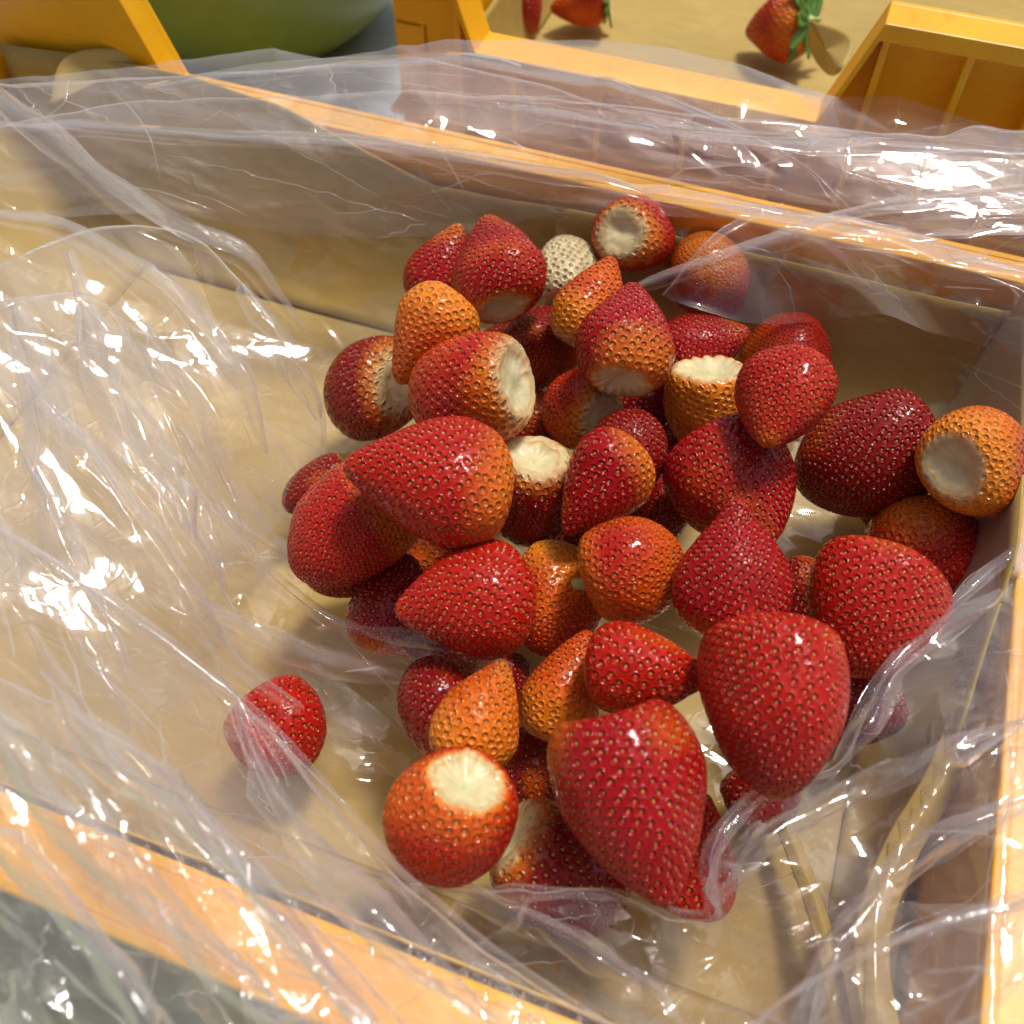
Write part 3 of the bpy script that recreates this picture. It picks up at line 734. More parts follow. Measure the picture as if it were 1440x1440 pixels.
# ------------------------------------------------------------------ the plastic bag
def crumple(p, seed, amp, ori=0., stretch=2., f0=.35, octs=4, k=5, sharp=1.):
    """height (same unit as amp) of creased film at p (N, 2) in cm; ori: direction the creases run along"""
    rs = np.random.RandomState(seed)
    wp = np.stack([vnoise(p, seed+1, .22), vnoise(p, seed+2, .22)], -1)*.8 + np.stack([vnoise(p, seed+3, .6), vnoise(p, seed+4, .6)], -1)*.1
    q = p+wp
    h = np.zeros(len(p)); f = f0; a = 1.
    for o in range(octs):
        for j in range(k):
            # crease lines run roughly along ori: the wave direction is across it
            an = ori+math.pi/2+rs.normal(0, 1/stretch)
            d = np.array([math.cos(an), math.sin(an)])
            ff = f*rs.uniform(.7, 1.5)
            t = (q@d)*ff+rs.uniform(0, 1)
            tri = np.abs((t % 1)-.5)*2
            m = np.clip(vnoise(p, seed+17*o+j+50, f*.55)*1.6+.15, 0, 1)
            h += a*(tri-.5)*m
        f *= 2.0; a *= .36
    cl = np.clip(vnoise(p, seed+900, .33)*1.1+.62, .12, 1.2)
    return h*cl*amp/2.3
from mathutils.geometry import delaunay_2d_cdt
RES = 26                                     # raster cells per cm
def facets(p, seed, amp, cell, ori=0., stretch=1.5, mask=.3, edges=None):
    """flat triangular facets meeting in sharp creases: heights at scattered points, joined by straight folds"""
    rs = np.random.RandomState(seed)
    c, s = math.cos(ori), math.sin(ori)
    q = np.stack([(p@[c, s])/stretch, p@[-s, c]], -1)/cell
    q = q + np.stack([vnoise(q, seed+1, .3), vnoise(q, seed+2, .3)], -1)*.35
    lo, hi = q.min(0)-1.2, q.max(0)+1.2
    n = int(np.prod(hi-lo)*1.15)
    S = rs.uniform(lo, hi, (n, 2))
    # keep the points apart
    keep = []
    for k_ in range(n):
        if all((S[k_, 0]-S[j, 0])**2+(S[k_, 1]-S[j, 1])**2 > .35 for j in keep[-400:]): keep.append(k_)
    S = S[keep]
    S = np.vstack([S, [[lo[0]-1, lo[1]-1], [lo[0]-1, hi[1]+1], [hi[0]+1, lo[1]-1], [hi[0]+1, hi[1]+1]]])
    g = rs.uniform(-1, 1, len(S))
    vv, ee, ff, *_ = delaunay_2d_cdt([Vector(x) for x in S], [], [], 0, 1e-6)
    vv = np.array([(v[0], v[1]) for v in vv]); d_ = ((vv[:, None]-S[None])**2).sum(2).argmin(1); gz_ = g[d_]
    R_ = max(4, int(RES*cell/1.))
    sz = ((hi-lo)*R_).astype(int)+3
    Hh = np.zeros((sz[1], sz[0]))
    for t in ff:
        A = (vv[list(t[:3])]-lo)*R_; z = gz_[list(t[:3])]
        x0, y0 = np.maximum(np.floor(A.min(0)).astype(int), 0); x1, y1 = np.minimum(np.ceil(A.max(0)).astype(int)+1, sz)
        if x1 <= x0 or y1 <= y0: continue
        XX, YY = np.meshgrid(np.arange(x0, x1), np.arange(y0, y1))
        dt = (A[1, 1]-A[2, 1])*(A[0, 0]-A[2, 0])+(A[2, 0]-A[1, 0])*(A[0, 1]-A[2, 1])
        if abs(dt) < 1e-9: continue
        l0 = ((A[1, 1]-A[2, 1])*(XX-A[2, 0])+(A[2, 0]-A[1, 0])*(YY-A[2, 1]))/dt
        l1 = ((A[2, 1]-A[0, 1])*(XX-A[2, 0])+(A[0, 0]-A[2, 0])*(YY-A[2, 1]))/dt
        l2 = 1-l0-l1; m_ = (l0 >= -.02) & (l1 >= -.02) & (l2 >= -.02)
        Hh[y0:y1, x0:x1][m_] = (l0*z[0]+l1*z[1]+l2*z[2])[m_]
    f = (q-lo)*R_; i = f.astype(int); r_ = f-i
    h = (Hh[i[:, 1], i[:, 0]]*(1-r_[:, 0])+Hh[i[:, 1], i[:, 0]+1]*r_[:, 0])*(1-r_[:, 1])+(Hh[i[:, 1]+1, i[:, 0]]*(1-r_[:, 0])+Hh[i[:, 1]+1, i[:, 0]+1]*r_[:, 0])*r_[:, 1]
    cl = np.clip(vnoise(p, seed+901, .3)*1.3+.5+mask, .08, 1.1)
    if edges is not None:
        # raster from facet space back to vertices of the sheet, to run creases along the folds
        idx = -np.ones((sz[1]//2+2, sz[0]//2+2), int); idx[i[:, 1]//2, i[:, 0]//2] = np.arange(len(q))
        for e in ee:
            if rs.rand() > .16: continue
            A, Bv = (vv[e[0]]-lo)*R_, (vv[e[1]]-lo)*R_
            L_ = np.linalg.norm(Bv-A); m_ = max(3, int(L_/2.2)); tt = np.linspace(0, 1, m_)[:, None]
            pp = A+(Bv-A)*tt
            ok = (pp[:, 0] > 0) & (pp[:, 1] > 0) & (pp[:, 0] < sz[0]-2) & (pp[:, 1] < sz[1]-2)
            pp = pp[ok].astype(int)//2
            if len(pp) < 4: continue
            ids = idx[pp[:, 1], pp[:, 0]]; ids = ids[ids >= 0]
            if len(ids) > 4: edges.append(ids)
    return h*amp*cl

bag = empty('plastic_bag', (0, 0, 0))
tag(bag, 'open clear crumpled plastic bag spread in the near crate around the strawberries', 'bag')

# solids the film must stay in front of
bpy.context.view_layer.update()
dg = bpy.context.evaluated_depsgraph_get()
vs, fs, off = [], [], 0
for r in (near_crate, far_crate, near_paper, far_paper, bowl):
    for o in r.children:
        ev = o.evaluated_get(dg); me = ev.to_mesh(); mw = o.matrix_world
        vs += [tuple(mw @ v.co) for v in me.vertices]
        fs += [tuple(i+off for i in p.vertices) for p in me.polygons]; off = len(vs)
        ev.to_mesh_clear()
BVH = BVHTree.FromPolygons(vs, fs)
gx = np.linspace(-160, 1600, 111); gy = np.linspace(0, 1600, 101)
TB = np.zeros((101, 111))
for i, yy in enumerate(gy):
    for j, xx in enumerate(gx):
        d = ray(xx, yy); ln = np.linalg.norm(d)
        loc, nn, ix, dist = BVH.ray_cast(Vector(CAM), Vector(d/ln))
        tz = (.0-.012-CAM[2])/d[2]
        TB[i, j] = min(tz, dist/ln if dist else 9)
TB = np.minimum(TB, (.0005-CAM[2])/np.array([[ray(xx, yy)[2] for xx in gx] for yy in gy])*1.03)
def bilin(A, X, Y):
    fx = np.clip((X-gx[0])/(gx[1]-gx[0]), 0, len(gx)-1.001); fy = np.clip((Y-gy[0])/(gy[1]-gy[0]), 0, len(gy)-1.001)
    i = fy.astype(int); j = fx.astype(int); a = fx-j; b = fy-i
    return (A[i, j]*(1-a)+A[i, j+1]*a)*(1-b)+(A[i+1, j]*(1-a)+A[i+1, j+1]*a)*b

def smooth2(A, n):
    for _ in range(n):
        A = np.pad(A, 1, mode='edge'); A = (A[1:-1, 1:-1]*4+A[:-2, 1:-1]+A[2:, 1:-1]+A[1:-1, :-2]+A[1:-1, 2:])/8
    return A
def film(name, X, Y, Z, mat_, cr, fac, fade_edges=(0, 0), seed=1, guard=True, creases=14):
    """X, Y: photograph pixels the sheet passes through, Z: its height in m (grids n x m)"""
    n, m = X.shape
    d = FW*FOC + RT*((X-720)/720)[..., None] + UP*((720-Y)/720)[..., None]
    t = (Z-CAM[2])/d[..., 2]
    V = CAM+d*t[..., None]
    # flat coordinates in cm along the surface
    du = np.linalg.norm(np.diff(V, axis=1), axis=2).mean(0); dv = np.linalg.norm(np.diff(V, axis=0), axis=2).mean(1)
    p = np.stack([X*.0205, -Y*.0205], -1)        # about 1 cm per 49 px
    pf = p.reshape(-1, 2)
    h = np.zeros(n*m)
    if cr: h += crumple(pf, seed, **cr)
    eds = []
    for fc in (fac or []): h += facets(pf, edges=eds if fc['cell'] > .9 else None, **fc)
    h = h.reshape(n, m)
    ed = np.ones((n, m))
    if fade_edges[0]: ed *= np.clip(np.arange(n)/fade_edges[0], .12, 1)[:, None]
    Nn = np.cross(np.gradient(V, axis=1), np.gradient(V, axis=0)); Nn /= np.linalg.norm(Nn, axis=2)[..., None]+1e-12
    Nn *= np.sign((Nn*(CAM-V)).sum(2))[..., None]
    curl = np.zeros((n, m))
    if fade_edges[0]:
        # the free edge rolls over
        rowd = np.r_[0, np.cumsum(dv)]; cr_ = .0020
        curl = -(1-np.sqrt(1-np.clip(1-rowd/cr_, 0, 1)[:, None]**2*.999))*cr_*(1+.5*vnoise(np.stack([X[0]*.02, X[0]*0], -1), seed+77, .5))[None]
    V = V+Nn*(h*ed+curl)[..., None]
    # keep the film on the near side of paper, crate and floor
    if guard:
        rel = V-CAM; tt = rel@FW/FOC
        xx = 720+(rel@RT)/tt*720; yy = 720-(rel@UP)/tt*720
        lim = bilin(TB, xx, yy)-.0004/2
        k = np.minimum(1, lim/tt); V = CAM+rel*k[..., None]
    o = link(name, grid_mesh(name, V, uv=p.reshape(-1, 2)), mat_, bag)
    lines = []
    rs = np.random.RandomState(seed+500)
    if fade_edges[0]:
        lines.append((V[0].copy(), .00017))
    ori = cr['ori'] if cr else 0
    Vf = V.reshape(-1, 3)
    for ids in eds:
        lines.append((Vf[ids], rs.uniform(.00004, .00013)))
    for k in range(creases):
        i, j = rs.randint(3, n-3), rs.randint(3, m-3)
        x, y = X[i, j], Y[i, j]; a = ori+rs.normal(0, .35); pts = []
        ln = rs.uniform(25, 190) if rs.rand() < .75 else rs.uniform(150, 420)
        q, st, va = 0., 4., 0.
        fi, fj = float(i), float(j)
        while q < ln and 1 < fi < n-2 and 1 < fj < m-2:
            ii, jj = int(fi), int(fj); u, v = fi-ii, fj-jj
            pts.append((V[ii, jj]*(1-v)+V[ii, jj+1]*v)*(1-u)+(V[ii+1, jj]*(1-v)+V[ii+1, jj+1]*v)*u)
            # step along the crease in photograph pixels, turned into grid steps
            dx, dy = math.cos(a)*st, -math.sin(a)*st
            Xi, Xj = X[ii+1, jj]-X[ii, jj], X[ii, jj+1]-X[ii, jj]; Yi, Yj = Y[ii+1, jj]-Y[ii, jj], Y[ii, jj+1]-Y[ii, jj]
            dt = Xi*Yj-Xj*Yi
            if abs(dt) < 1e-6: break
            fi += (dx*Yj-Xj*dy)/dt; fj += (Xi*dy-dx*Yi)/dt
            va = va*.8+rs.normal(0, .012); a += va; q += st
            if rs.rand() < .03: a += rs.normal(0, .3)
        if len(pts) > 5: lines.append((np.array(pts), rs.uniform(.00006, .00020)))
    tubes(lines, seed)
    return o
def tubes(lines, seed):
    vs_, fs_, off_ = [], [], 0
    for p, rad in lines:
        k = len(p)
        p = p+(CAM-p)/np.linalg.norm(CAM-p, axis=1)[:, None]*rad*.5
        tan = np.gradient(p, axis=0); tan /= np.linalg.norm(tan, axis=1)[:, None]+1e-12
        s_ = np.cross(tan, [.1, .2, 1.]); s_ /= np.linalg.norm(s_, axis=1)[:, None]+1e-12; u_ = np.cross(s_, tan)
        q = np.arange(k)/max(1, k-1)
        rr = rad*(np.sin(np.pi*q)**.5+.1)*(1+.45*vnoise(np.stack([np.arange(k)*.11, np.zeros(k)], -1), seed+int(rad*1e7) % 97, 1.))
        for c in range(5):
            an = c*2*math.pi/5
            vs_.append(p+s_*(rr*math.cos(an))[:, None]+u_*(rr*math.sin(an))[:, None])
        ii = np.arange(k-1)
        for c in range(5):
            d_ = (c+1) % 5
            fs_.append(np.stack([off_+c*k+ii, off_+c*k+ii+1, off_+d_*k+ii+1, off_+d_*k+ii], -1))
        off_ += 5*k
    if not vs_: return
    vs_ = np.vstack(vs_); fs_ = np.vstack(fs_)
    me = bpy.data.meshes.new('crease_lines'); me.vertices.add(len(vs_)); me.vertices.foreach_set('co', vs_.ravel().astype(np.float32))
    me.loops.add(fs_.size); me.loops.foreach_set('vertex_index', fs_.ravel().astype(np.int32))
    me.polygons.add(len(fs_)); me.polygons.foreach_set('loop_start', np.arange(0, fs_.size, 4, dtype=np.int32)); me.update(calc_edges=True)
    l = link('crease_lines', me, M_CREASE, bag); l['kind'] = 'stuff'

# 1. the inside of the bag: floor, walls and the part pulled over the far rims
cx = np.array([-140, 60, 250, 450, 720, 1000, 1220, 1380, 1580.])
cy = np.array([40, 150, 230, 320, 420, 520, 700, 900, 1100, 1250, 1350, 1450, 1580.])
CZ = np.array([
 [7.2, 7.2, 7.0, 6.8, 6.8, 6.8, 6.6, 6.8, 7.0],
 [6.6, 6.6, 6.5, 6.4, 6.1, 6.1, 6.2, 6.4, 6.5],
 [5.6, 5.9, 6.0, 5.9, 5.7, 5.8, 6.0, 6.1, 6.2],
 [5.0, 4.4, 4.0, 3.8, 3.5, 4.1, 5.2, 5.8, 6.0],
 [4.5, 3.6, 2.6, 1.2, 1.0, 1.4, 2.4, 3.6, 4.6],
 [4.2, 2.8, 1.6, .6, .35, .4, .6, 2.0, 3.4],
 [4.5, 2.9, 1.5, .4, .15, .15, .2, .9, 2.4],
 [5.0, 3.4, 2.0, .7, .15, .15, .2, 1.3, 3.2],
 [5.8, 4.4, 2.9, 1.0, .15, .15, .3, 2.3, 4.6],
 [6.3, 5.4, 4.2, 1.6, .25, .2, .8, 2.9, 5.2],
 [6.6, 6.0, 5.2, 2.8, .6, .4, 1.3, 3.3, 5.6],
 [7.0, 6.6, 6.0, 4.2, 1.6, .9, 2.2, 4.0, 5.8],
 [7.2, 7.0, 6.6, 5.6, 3.6, 3.0, 3.8, 5.0, 6.0]])/100
n, m = 480, 480
hem = np.interp(np.linspace(-130, 1570, m), [-130, 0, 180, 430, 660, 830, 950, 1050, 1130, 1300, 1440, 1570],
                [130, 118, 96, 76, 56, 56, 66, 88, 116, 148, 186, 200])
s, t_ = np.meshgrid(np.linspace(0, 1, n), np.linspace(-130, 1570, m), indexing='ij')
Xg = t_; Yg = hem[None]+(1570-hem[None])*s
_x = np.linspace(cx[0], cx[-1], 70); _y = np.linspace(cy[0], cy[-1], 64)
_Z = np.array([[0.]*70]*64)
for _j in range(70):
    col_ = np.array([np.interp(_x[_j], cx, CZ[i]) for i in range(len(cy))]); _Z[:, _j] = np.interp(_y, cy, col_)
_Z = smooth2(_Z, 14)
def ctrl(X, Y):
    fx = np.clip((X-_x[0])/(_x[1]-_x[0]), 0, 68.999); fy = np.clip((Y-_y[0])/(_y[1]-_y[0]), 0, 62.999)
    i = fy.astype(int); j = fx.astype(int); a = fx-j; b = fy-i; a = a*a*(3-2*a)*.0+a
    return (_Z[i, j]*(1-a)+_Z[i, j+1]*a)*(1-b)+(_Z[i+1, j]*(1-a)+_Z[i+1, j+1]*a)*b
film('inner_film', Xg, Yg, smooth2(ctrl(Xg, Yg), 12), M_FILM, dict(amp=.0007, ori=-.35, stretch=2.2, f0=.28, octs=3, k=4),
     [dict(seed=5, amp=.0028, cell=1.4, ori=-.4, stretch=2.2, mask=.25), dict(seed=105, amp=.0008, cell=.5, ori=-.6, stretch=2.4, mask=-.15)], seed=21, creases=30)

def ruled(name, A, Bq, n, m, mat_, cr, fac, seed, mid=None, fold=0, fade=6):
    """film between edge A and edge Bq, both lists of (x, y, z cm); A is the visible free edge or fold"""
    a = path_pts([(x, y, z*50) for x, y, z in A], m); b = path_pts([(x, y, z*50) for x, y, z in Bq], m)
    s = np.linspace(0, 1, n)[:, None, None]
    if mid is not None:
        c = path_pts([(x, y, z*50) for x, y, z in mid], m)
        G = a[None]*(1-s)*(1-2*s)+c[None]*4*s*(1-s)+b[None]*s*(2*s-1)
    else:
        G = a[None]*(1-s)+b[None]*s
    # ragged edge
    wob = vnoise(np.stack([np.linspace(0, m*.02, m), np.zeros(m)], -1), seed+9, 1.3)*8 + vnoise(np.stack([np.linspace(0, m*.02, m), np.zeros(m)], -1), seed+8, 4.)*3.5
    G[..., 1] += (wob[None]*(1-s[..., 0])**3)
    return film(name, G[..., 0], G[..., 1], G[..., 2]/50/100, mat_, cr, fac, (fade, 0), seed)

# 2. far rim: two long overlapping folds of the mouth of the bag
ruled('rim_fold', [(-140, 225, 6.6), (60, 160, 6.9), (300, 135, 7.1), (560, 128, 7.1), (800, 140, 7.0), (1060, 165, 7.0), (1300, 190, 7.0), (1390, 172, 7.1), (1580, 185, 7.0)],
      [(-140, 330, 5.9), (200, 300, 5.6), (420, 330, 4.6), (640, 330, 4.4), (800, 300, 4.9), (1050, 310, 5.4), (1250, 330, 6.0), (1430, 330, 6.4), (1580, 330, 6.4)],
      110, 460, M_FILM, dict(amp=.0011, ori=-.08, stretch=6, f0=.5, octs=3, k=4), [dict(seed=6, amp=.0016, cell=1.1, ori=-.1, stretch=4.5), dict(seed=106, amp=.0008, cell=.5, ori=-.1, stretch=3.0, mask=-.1)], 41)
ruled('rim_fold', [(-140, 100, 7.4), (100, 112, 7.5), (300, 96, 7.6), (500, 80, 7.6), (700, 96, 7.5), (900, 150, 7.3), (1100, 200, 7.2), (1250, 212, 7.3), (1440, 210, 7.4), (1580, 225, 7.4)],
      [(-140, 190, 7.0), (200, 185, 6.9), (400, 205, 6.7), (600, 205, 6.6), (800, 232, 6.4), (1000, 268, 6.3), (1200, 292, 6.5), (1440, 300, 6.8), (1580, 300, 6.8)],
      66, 460, M_FILM2, dict(amp=.0007, ori=-.05, stretch=8, f0=.6, octs=3, k=3), [dict(seed=26, amp=.0018, cell=1.0, ori=-.1, stretch=4.), dict(seed=126, amp=.0007, cell=.4, ori=-.1, stretch=2.5)], 47)
# 3. right back: flap drawn over the berry that lies apart
ruled('back_flap', [(930, 420, 4.4), (985, 352, 5.8), (1060, 302, 6.3), (1180, 318, 6.6), (1300, 330, 6.8), (1440, 312, 7.2), (1580, 300, 7.4)],
      [(985, 440, 4.6), (1060, 455, 4.0), (1150, 452, 3.6), (1240, 440, 4.0), (1330, 470, 4.6), (1440, 500, 5.2), (1580, 520, 6.0)],
      100, 250, M_FILM, dict(amp=.0008, ori=-.3, stretch=1.7, f0=.5, octs=4, k=4), [dict(seed=16, amp=.0018, cell=1.3, ori=-.3, stretch=2.2), dict(seed=116, amp=.0009, cell=.5, ori=-.3, stretch=2.0)], 53)
# 4. bunched film on the left
ruled('bunched_film', [(-140, 420, 6.2), (20, 360, 6.2), (130, 322, 6.1), (250, 318, 6.0), (330, 385, 5.4), (400, 480, 4.4), (452, 560, 3.0), (460, 640, 1.6)],
      [(-140, 900, 6.0), (-60, 900, 5.6), (60, 880, 5.0), (180, 860, 4.4), (280, 840, 3.4), (340, 800, 2.4), (395, 740, 1.5), (440, 690, 1.0)],
      220, 250, M_FILM, dict(amp=.0014, ori=-1.05, stretch=3.2, f0=.33, octs=3, k=4), [dict(seed=7, amp=.0046, cell=1.3, ori=-1.05, stretch=3.6, mask=.4), dict(seed=107, amp=.0013, cell=.5, ori=-1.05, stretch=2.6, mask=-.15)], 61)
ruled('bunched_film', [(-140, 470, 6.8), (60, 400, 6.6), (150, 420, 6.3), (210, 520, 5.8), (270, 640, 5.2), (345, 760, 4.0), (430, 850, 2.6), (520, 882, 2.6), (640, 905, 3.0), (730, 940, 1.6)],
      [(-140, 800, 6.8), (-60, 830, 6.4), (60, 860, 5.8), (180, 960, 5.0), (300, 1030, 3.4), (400, 1060, 1.4), (480, 1080, .9), (560, 1090, .7), (640, 1060, .6), (720, 1030, .6)],
      180, 310, M_FILM, dict(amp=.0011, ori=-.85, stretch=3.4, f0=.36, octs=3, k=4), [dict(seed=8, amp=.0042, cell=1.3, ori=-.85, stretch=4.0, mask=.4), dict(seed=108, amp=.0012, cell=.5, ori=-.85, stretch=2.6, mask=-.15)], 67)
# 5. the broad fold along the front left, over the lone berry
ruled('front_fold', [(-140, 640, 7.6), (0, 742, 7.4), (110, 812, 7.1), (210, 880, 6.7), (330, 975, 6.0), (400, 1040, 5.6), (500, 1160, 5.6), (600, 1262, 5.8), (720, 1355, 6.0), (860, 1440, 6.2), (1000, 1540, 6.4)],
      [(-140, 1120, 8.2), (-40, 1160, 8.0), (60, 1220, 7.9), (160, 1290, 7.8), (280, 1370, 7.6), (360, 1430, 7.4), (440, 1490, 7.2), (520, 1540, 7.2), (600, 1580, 7.2), (700, 1600, 7), (900, 1640, 7)],
      220, 380, M_FILM, dict(amp=.0010, ori=-.85, stretch=4.0, f0=.40, octs=4, k=3), [dict(seed=9, amp=.0040, cell=1.7, ori=-.85, stretch=3.4, mask=.3), dict(seed=109, amp=.0011, cell=.5, ori=-.85, stretch=2.4)], 71)
ruled('front_fold', [(-140, 900, 8.6), (20, 960, 8.4), (130, 1005, 8.2), (230, 1080, 8.0), (330, 1180, 7.9), (430, 1290, 7.9), (520, 1380, 7.9), (600, 1470, 8), (680, 1560, 8)],
      [(-140, 1400, 8.6), (-60, 1440, 8.4), (40, 1480, 8.3), (140, 1520, 8.2), (230, 1550, 8.2), (320, 1580, 8.2), (400, 1600, 8.2), (460, 1620, 8.2), (540, 1640, 8.2)],
      170, 270, M_FILM2, dict(amp=.0012, ori=-.85, stretch=2.6, f0=.5, octs=4, k=4), [dict(seed=10, amp=.0032, cell=1.2, ori=-.9, stretch=2.6, mask=.4), dict(seed=110, amp=.0016, cell=.45, ori=-.9, stretch=2.2, mask=.2)], 79)
# 6. pocket edge along the front right
ruled('pocket_film', [(240, 1200, 3.4), (420, 1196, 3.3), (640, 1246, 3.6), (740, 1252, 4.4), (860, 1256, 4.6), (960, 1284, 4.4), (1000, 1280, 4.6), (998, 1200, 5.2), (1050, 1125, 5.2), (1120, 1092, 4.6), (1176, 1070, 4.6), (1212, 1000, 5.0), (1250, 935, 5.2), (1320, 860, 5.2), (1380, 790, 4.8), (1440, 752, 5.0), (1580, 720, 5.6)],
      [(420, 1560, 6.4), (520, 1570, 6), (640, 1580, 5.0), (740, 1590, 4.6), (840, 1590, 4.2), (940, 1590, 4.2), (1040, 1585, 4.4), (1140, 1570, 4.6), (1230, 1540, 4.8), (1310, 1500, 5.2), (1380, 1450, 5.6), (1440, 1380, 6.2), (1480, 1300, 6.4), (1510, 1220, 6.4), (1540, 1120, 6.4), (1560, 1020, 6.4), (1600, 880, 6.4)],
      190, 560, M_FILM, dict(amp=.0010, ori=.55, stretch=1.5, f0=.34, octs=4, k=4), [dict(seed=12, amp=.0034, cell=1.4, ori=.5, stretch=1.9, mask=.3), dict(seed=112, amp=.0012, cell=.5, ori=.5, stretch=1.8)], 83)
# 7. loose band of the mouth nearest the camera
ruled('mouth_band', [(1000, 1480, 8.6), (1060, 1440, 8.7), (1150, 1368, 8.9), (1290, 1306, 9.2), (1440, 1258, 9.6), (1580, 1220, 9.8)],
      [(1020, 1640, 8.6), (1140, 1620, 8.8), (1250, 1600, 9.0), (1360, 1570, 9.2), (1460, 1540, 9.5), (1580, 1500, 9.8)],
      70, 200, M_FILM2, dict(amp=.0004, ori=.4, stretch=5, f0=.3, octs=2, k=3), None, 89)

# 8. long narrow gathers pulled through the film: smooth arched bands that catch the light along their length
def gather(px, wd, arch, seed):
    c = path_pts([(x, y, z*50) for x, y, z in px], 150)
    c[:, 0] += vnoise(np.stack([np.arange(150)*.06, np.zeros(150)], -1), seed, 1.)*5
    tn = np.gradient(c[:, :2], axis=0); tn /= np.linalg.norm(tn, axis=1)[:, None]
    nm = np.stack([-tn[:, 1], tn[:, 0]], -1)
    q = np.linspace(0, 1, 150)
    w_ = wd*(.04+.96*np.sin(np.pi*np.clip(q*.9+.05, 0, 1))**.7)*(1+.25*vnoise(np.stack([q*9, q*0], -1), seed+1, 1.))
    a = np.linspace(-1, 1, 22)[:, None]
    X = c[None, :, 0]+a*nm[None, :, 0]*w_*.5; Y = c[None, :, 1]+a*nm[None, :, 1]*w_*.5
    sk = .35*vnoise(np.stack([q*5, q*0], -1), seed+2, 1.)
    Z = c[None, :, 2]/50/100+arch*(np.cos((a-sk)*math.pi/2).clip(0, 1)-.4)*(w_/wd)
    film('gather', X, Y, Z, M_FILM2, dict(amp=.0006, ori=math.atan2(-(c[-1, 1]-c[0, 1]), c[-1, 0]-c[0, 0]), stretch=5, f0=.8, octs=2, k=3), [dict(seed=seed+5, amp=.0017, cell=.55, mask=.2, ori=math.atan2(-(c[-1, 1]-c[0, 1]), c[-1, 0]-c[0, 0]), stretch=4.)], (0, 0), seed, creases=2)
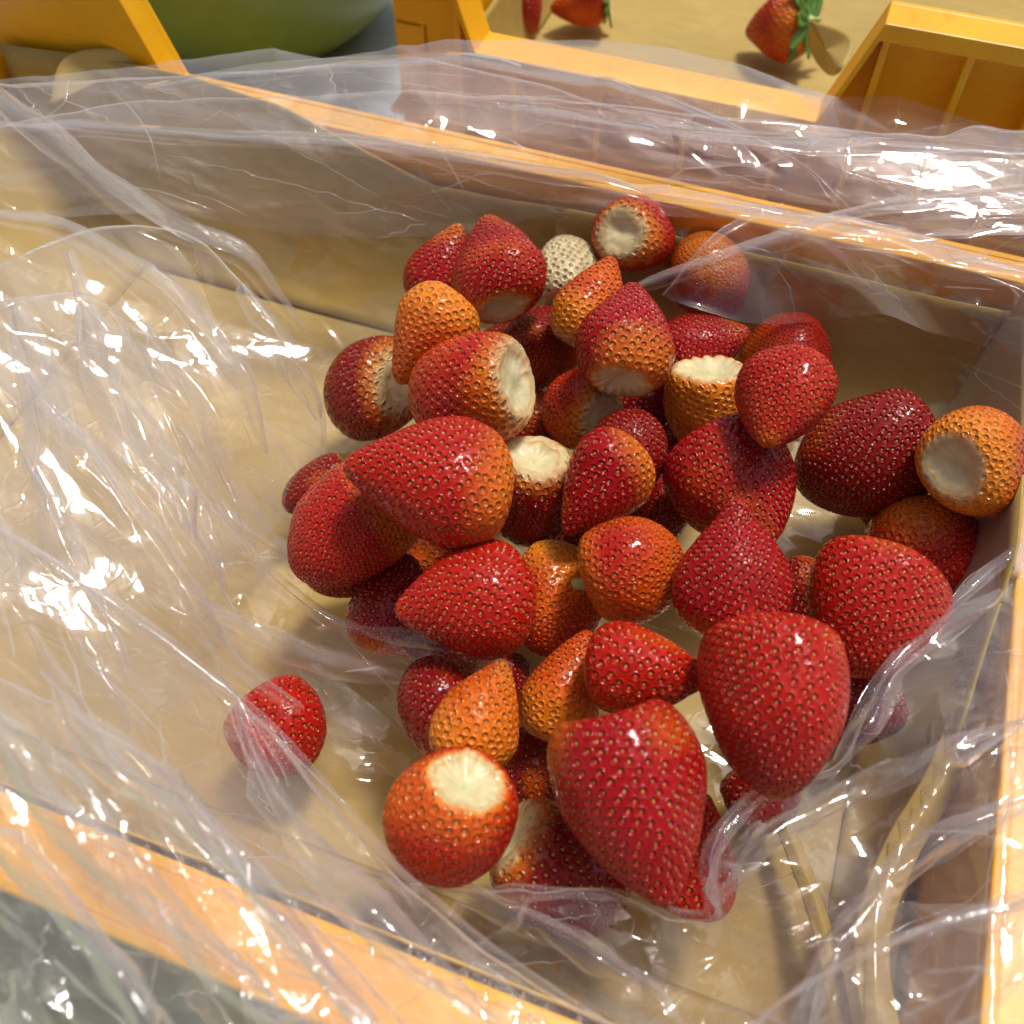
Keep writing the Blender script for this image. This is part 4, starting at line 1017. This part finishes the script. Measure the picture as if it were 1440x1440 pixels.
for k, (px, wd, ar) in enumerate([
 ([(95, 350, 6.9), (130, 470, 6.8), (165, 600, 6.4), (240, 720, 5.8), (330, 860, 4.6)], 46, .004),
 ([(20, 420, 6.9), (60, 560, 6.9), (70, 700, 6.8), (130, 860, 6.6)], 60, .004),
 ([(180, 560, 6.4), (250, 680, 6.2), (270, 760, 6.0)], 34, .003),
 ([(-60, 90, 7.7), (60, 190, 7.4), (150, 262, 7.0), (250, 322, 6.4), (340, 362, 5.8), (430, 470, 4.0)], 34, .0025),
 ([(340, 400, 5.8), (400, 500, 4.6), (450, 590, 3.2)], 34, .003),
 ([(250, 830, 5.4), (330, 880, 4.4), (450, 930, 3.2), (600, 960, 1.8)], 40, .003),
 ([(160, 430, 6.6), (260, 560, 6.0), (330, 700, 4.6), (420, 810, 3.0)], 54, .004),
 ([(40, 880, 8.8), (120, 1010, 8.8), (240, 1110, 8.8), (350, 1230, 8.8), (480, 1400, 8.8), (540, 1480, 8.8)], 36, .003),
 ([(330, 990, 6.6), (380, 1120, 6.4), (470, 1230, 6.4), (580, 1330, 6.5), (700, 1440, 6.8)], 36, .003),
 ([(-20, 1000, 9.2), (80, 1150, 9.2), (200, 1260, 9.2), (330, 1380, 9.2), (400, 1460, 9.2)], 54, .004),
 ([(-30, 1160, 9.4), (100, 1290, 9.4), (180, 1400, 9.4), (210, 1470, 9.4)], 48, .004),
 ([(-40, 165, 7.8), (250, 190, 7.7), (520, 205, 7.7), (800, 250, 7.6), (1100, 300, 7.6)], 26, .0015),
 ([(700, 150, 7.9), (900, 178, 7.9), (1150, 205, 7.9), (1470, 215, 7.9)], 24, .0015),
 ([(200, 125, 8.0), (430, 95, 8.0), (640, 90, 8.0), (860, 120, 8.0), (1050, 185, 8.0)], 24, .0015),
 ([(900, 405, 4.6), (1060, 350, 6.4), (1250, 300, 7.2), (1470, 268, 7.6)], 30, .0018),
 ([(1000, 290, 7.0), (1200, 330, 7.2), (1350, 370, 7.2), (1480, 400, 7.2)], 34, .002),
 ([(1005, 1275, 5.2), (1090, 1170, 5.4), (1200, 1120, 5.4), (1330, 1060, 6.4), (1470, 1000, 7.0)], 38, .003),
 ([(1180, 1072, 5.2), (1220, 1010, 5.4), (1290, 920, 5.6), (1410, 830, 5.6)], 32, .003),
 ([(620, 1246, 4.0), (760, 1300, 4.6), (900, 1380, 4.8), (980, 1470, 5.2)], 30, .002),
 ([(-20, 735, 7.7), (110, 815, 7.4), (210, 884, 7.0), (330, 980, 6.4), (400, 1045, 6.0), (500, 1165, 6.0), (600, 1266, 6.2), (720, 1360, 6.4), (900, 1470, 6.7)], 22, .0016),
 ([(250, 600, 5.6), (345, 762, 4.3), (430, 852, 3.2), (520, 886, 3.0), (640, 909, 3.2), (720, 938, 2.0)], 20, .0014),
 ([(640, 1250, 4.0), (740, 1256, 4.7), (860, 1260, 4.9), (960, 1288, 4.7), (1004, 1284, 4.9), (1003, 1200, 5.5), (1054, 1128, 5.5), (1120, 1096, 5.0), (1178, 1074, 5.0), (1216, 1000, 5.3), (1254, 935, 5.4), (1324, 860, 5.4), (1450, 752, 5.4)], 20, .0014),
 ([(1000, 1490, 8.9), (1150, 1372, 9.2), (1290, 1310, 9.4), (1440, 1262, 9.8), (1540, 1230, 9.9)], 18, .0012),
 ([(40, 560, 6.9), (130, 640, 6.6), (220, 770, 6.0), (300, 900, 5.0), (420, 1000, 3.0)], 40, .003),
 ([(-20, 300, 7.2), (100, 330, 7.0), (240, 420, 6.4), (330, 520, 5.4), (380, 640, 3.6)], 36, .003),
 ([(60, 940, 8.8), (160, 1080, 8.8), (300, 1180, 8.8), (400, 1300, 8.8), (520, 1450, 8.8)], 30, .003),
 ([(1480, 1110, 6.8), (1300, 1200, 6.6), (1180, 1330, 6.4), (1120, 1470, 6.4)], 42, .003)]):
    gather(px, wd*1.25, ar*1.6, 300+k*13)

# smaller slack folds between the long gathers
rs_ = np.random.RandomState(77)
for k in range(19):
    if k < 12:      # left side, running down to the right
        x0, y0 = rs_.uniform(-20, 300), rs_.uniform(340, 900); a = rs_.uniform(.7, 1.35); ln = rs_.uniform(110, 300)
    elif k < 19:    # lower left
        x0, y0 = rs_.uniform(-20, 420), rs_.uniform(950, 1350); a = rs_.uniform(.6, 1.0); ln = rs_.uniform(120, 320)
    else:           # along the back
        x0, y0 = rs_.uniform(0, 1150), rs_.uniform(110, 230); a = rs_.uniform(-.02, .22); ln = rs_.uniform(160, 380)
    pts = []
    for q in (0, .35, .7, 1):
        x = x0+math.cos(a)*ln*q; y = y0+math.sin(a)*ln*q+rs_.uniform(-9, 9)
        if k < 12: z = 7.2-max(0, x-60)/400*5.2
        elif k < 19: z = 9.3
        else: z = 8.1
        pts.append((x, y, max(1.2, z)))
    if k < 12 and pts[-1][0] > 410: continue
    gather(pts, rs_.uniform(10, 24), rs_.uniform(.0012, .0026) if k < 19 else .0010, 900+k*7)
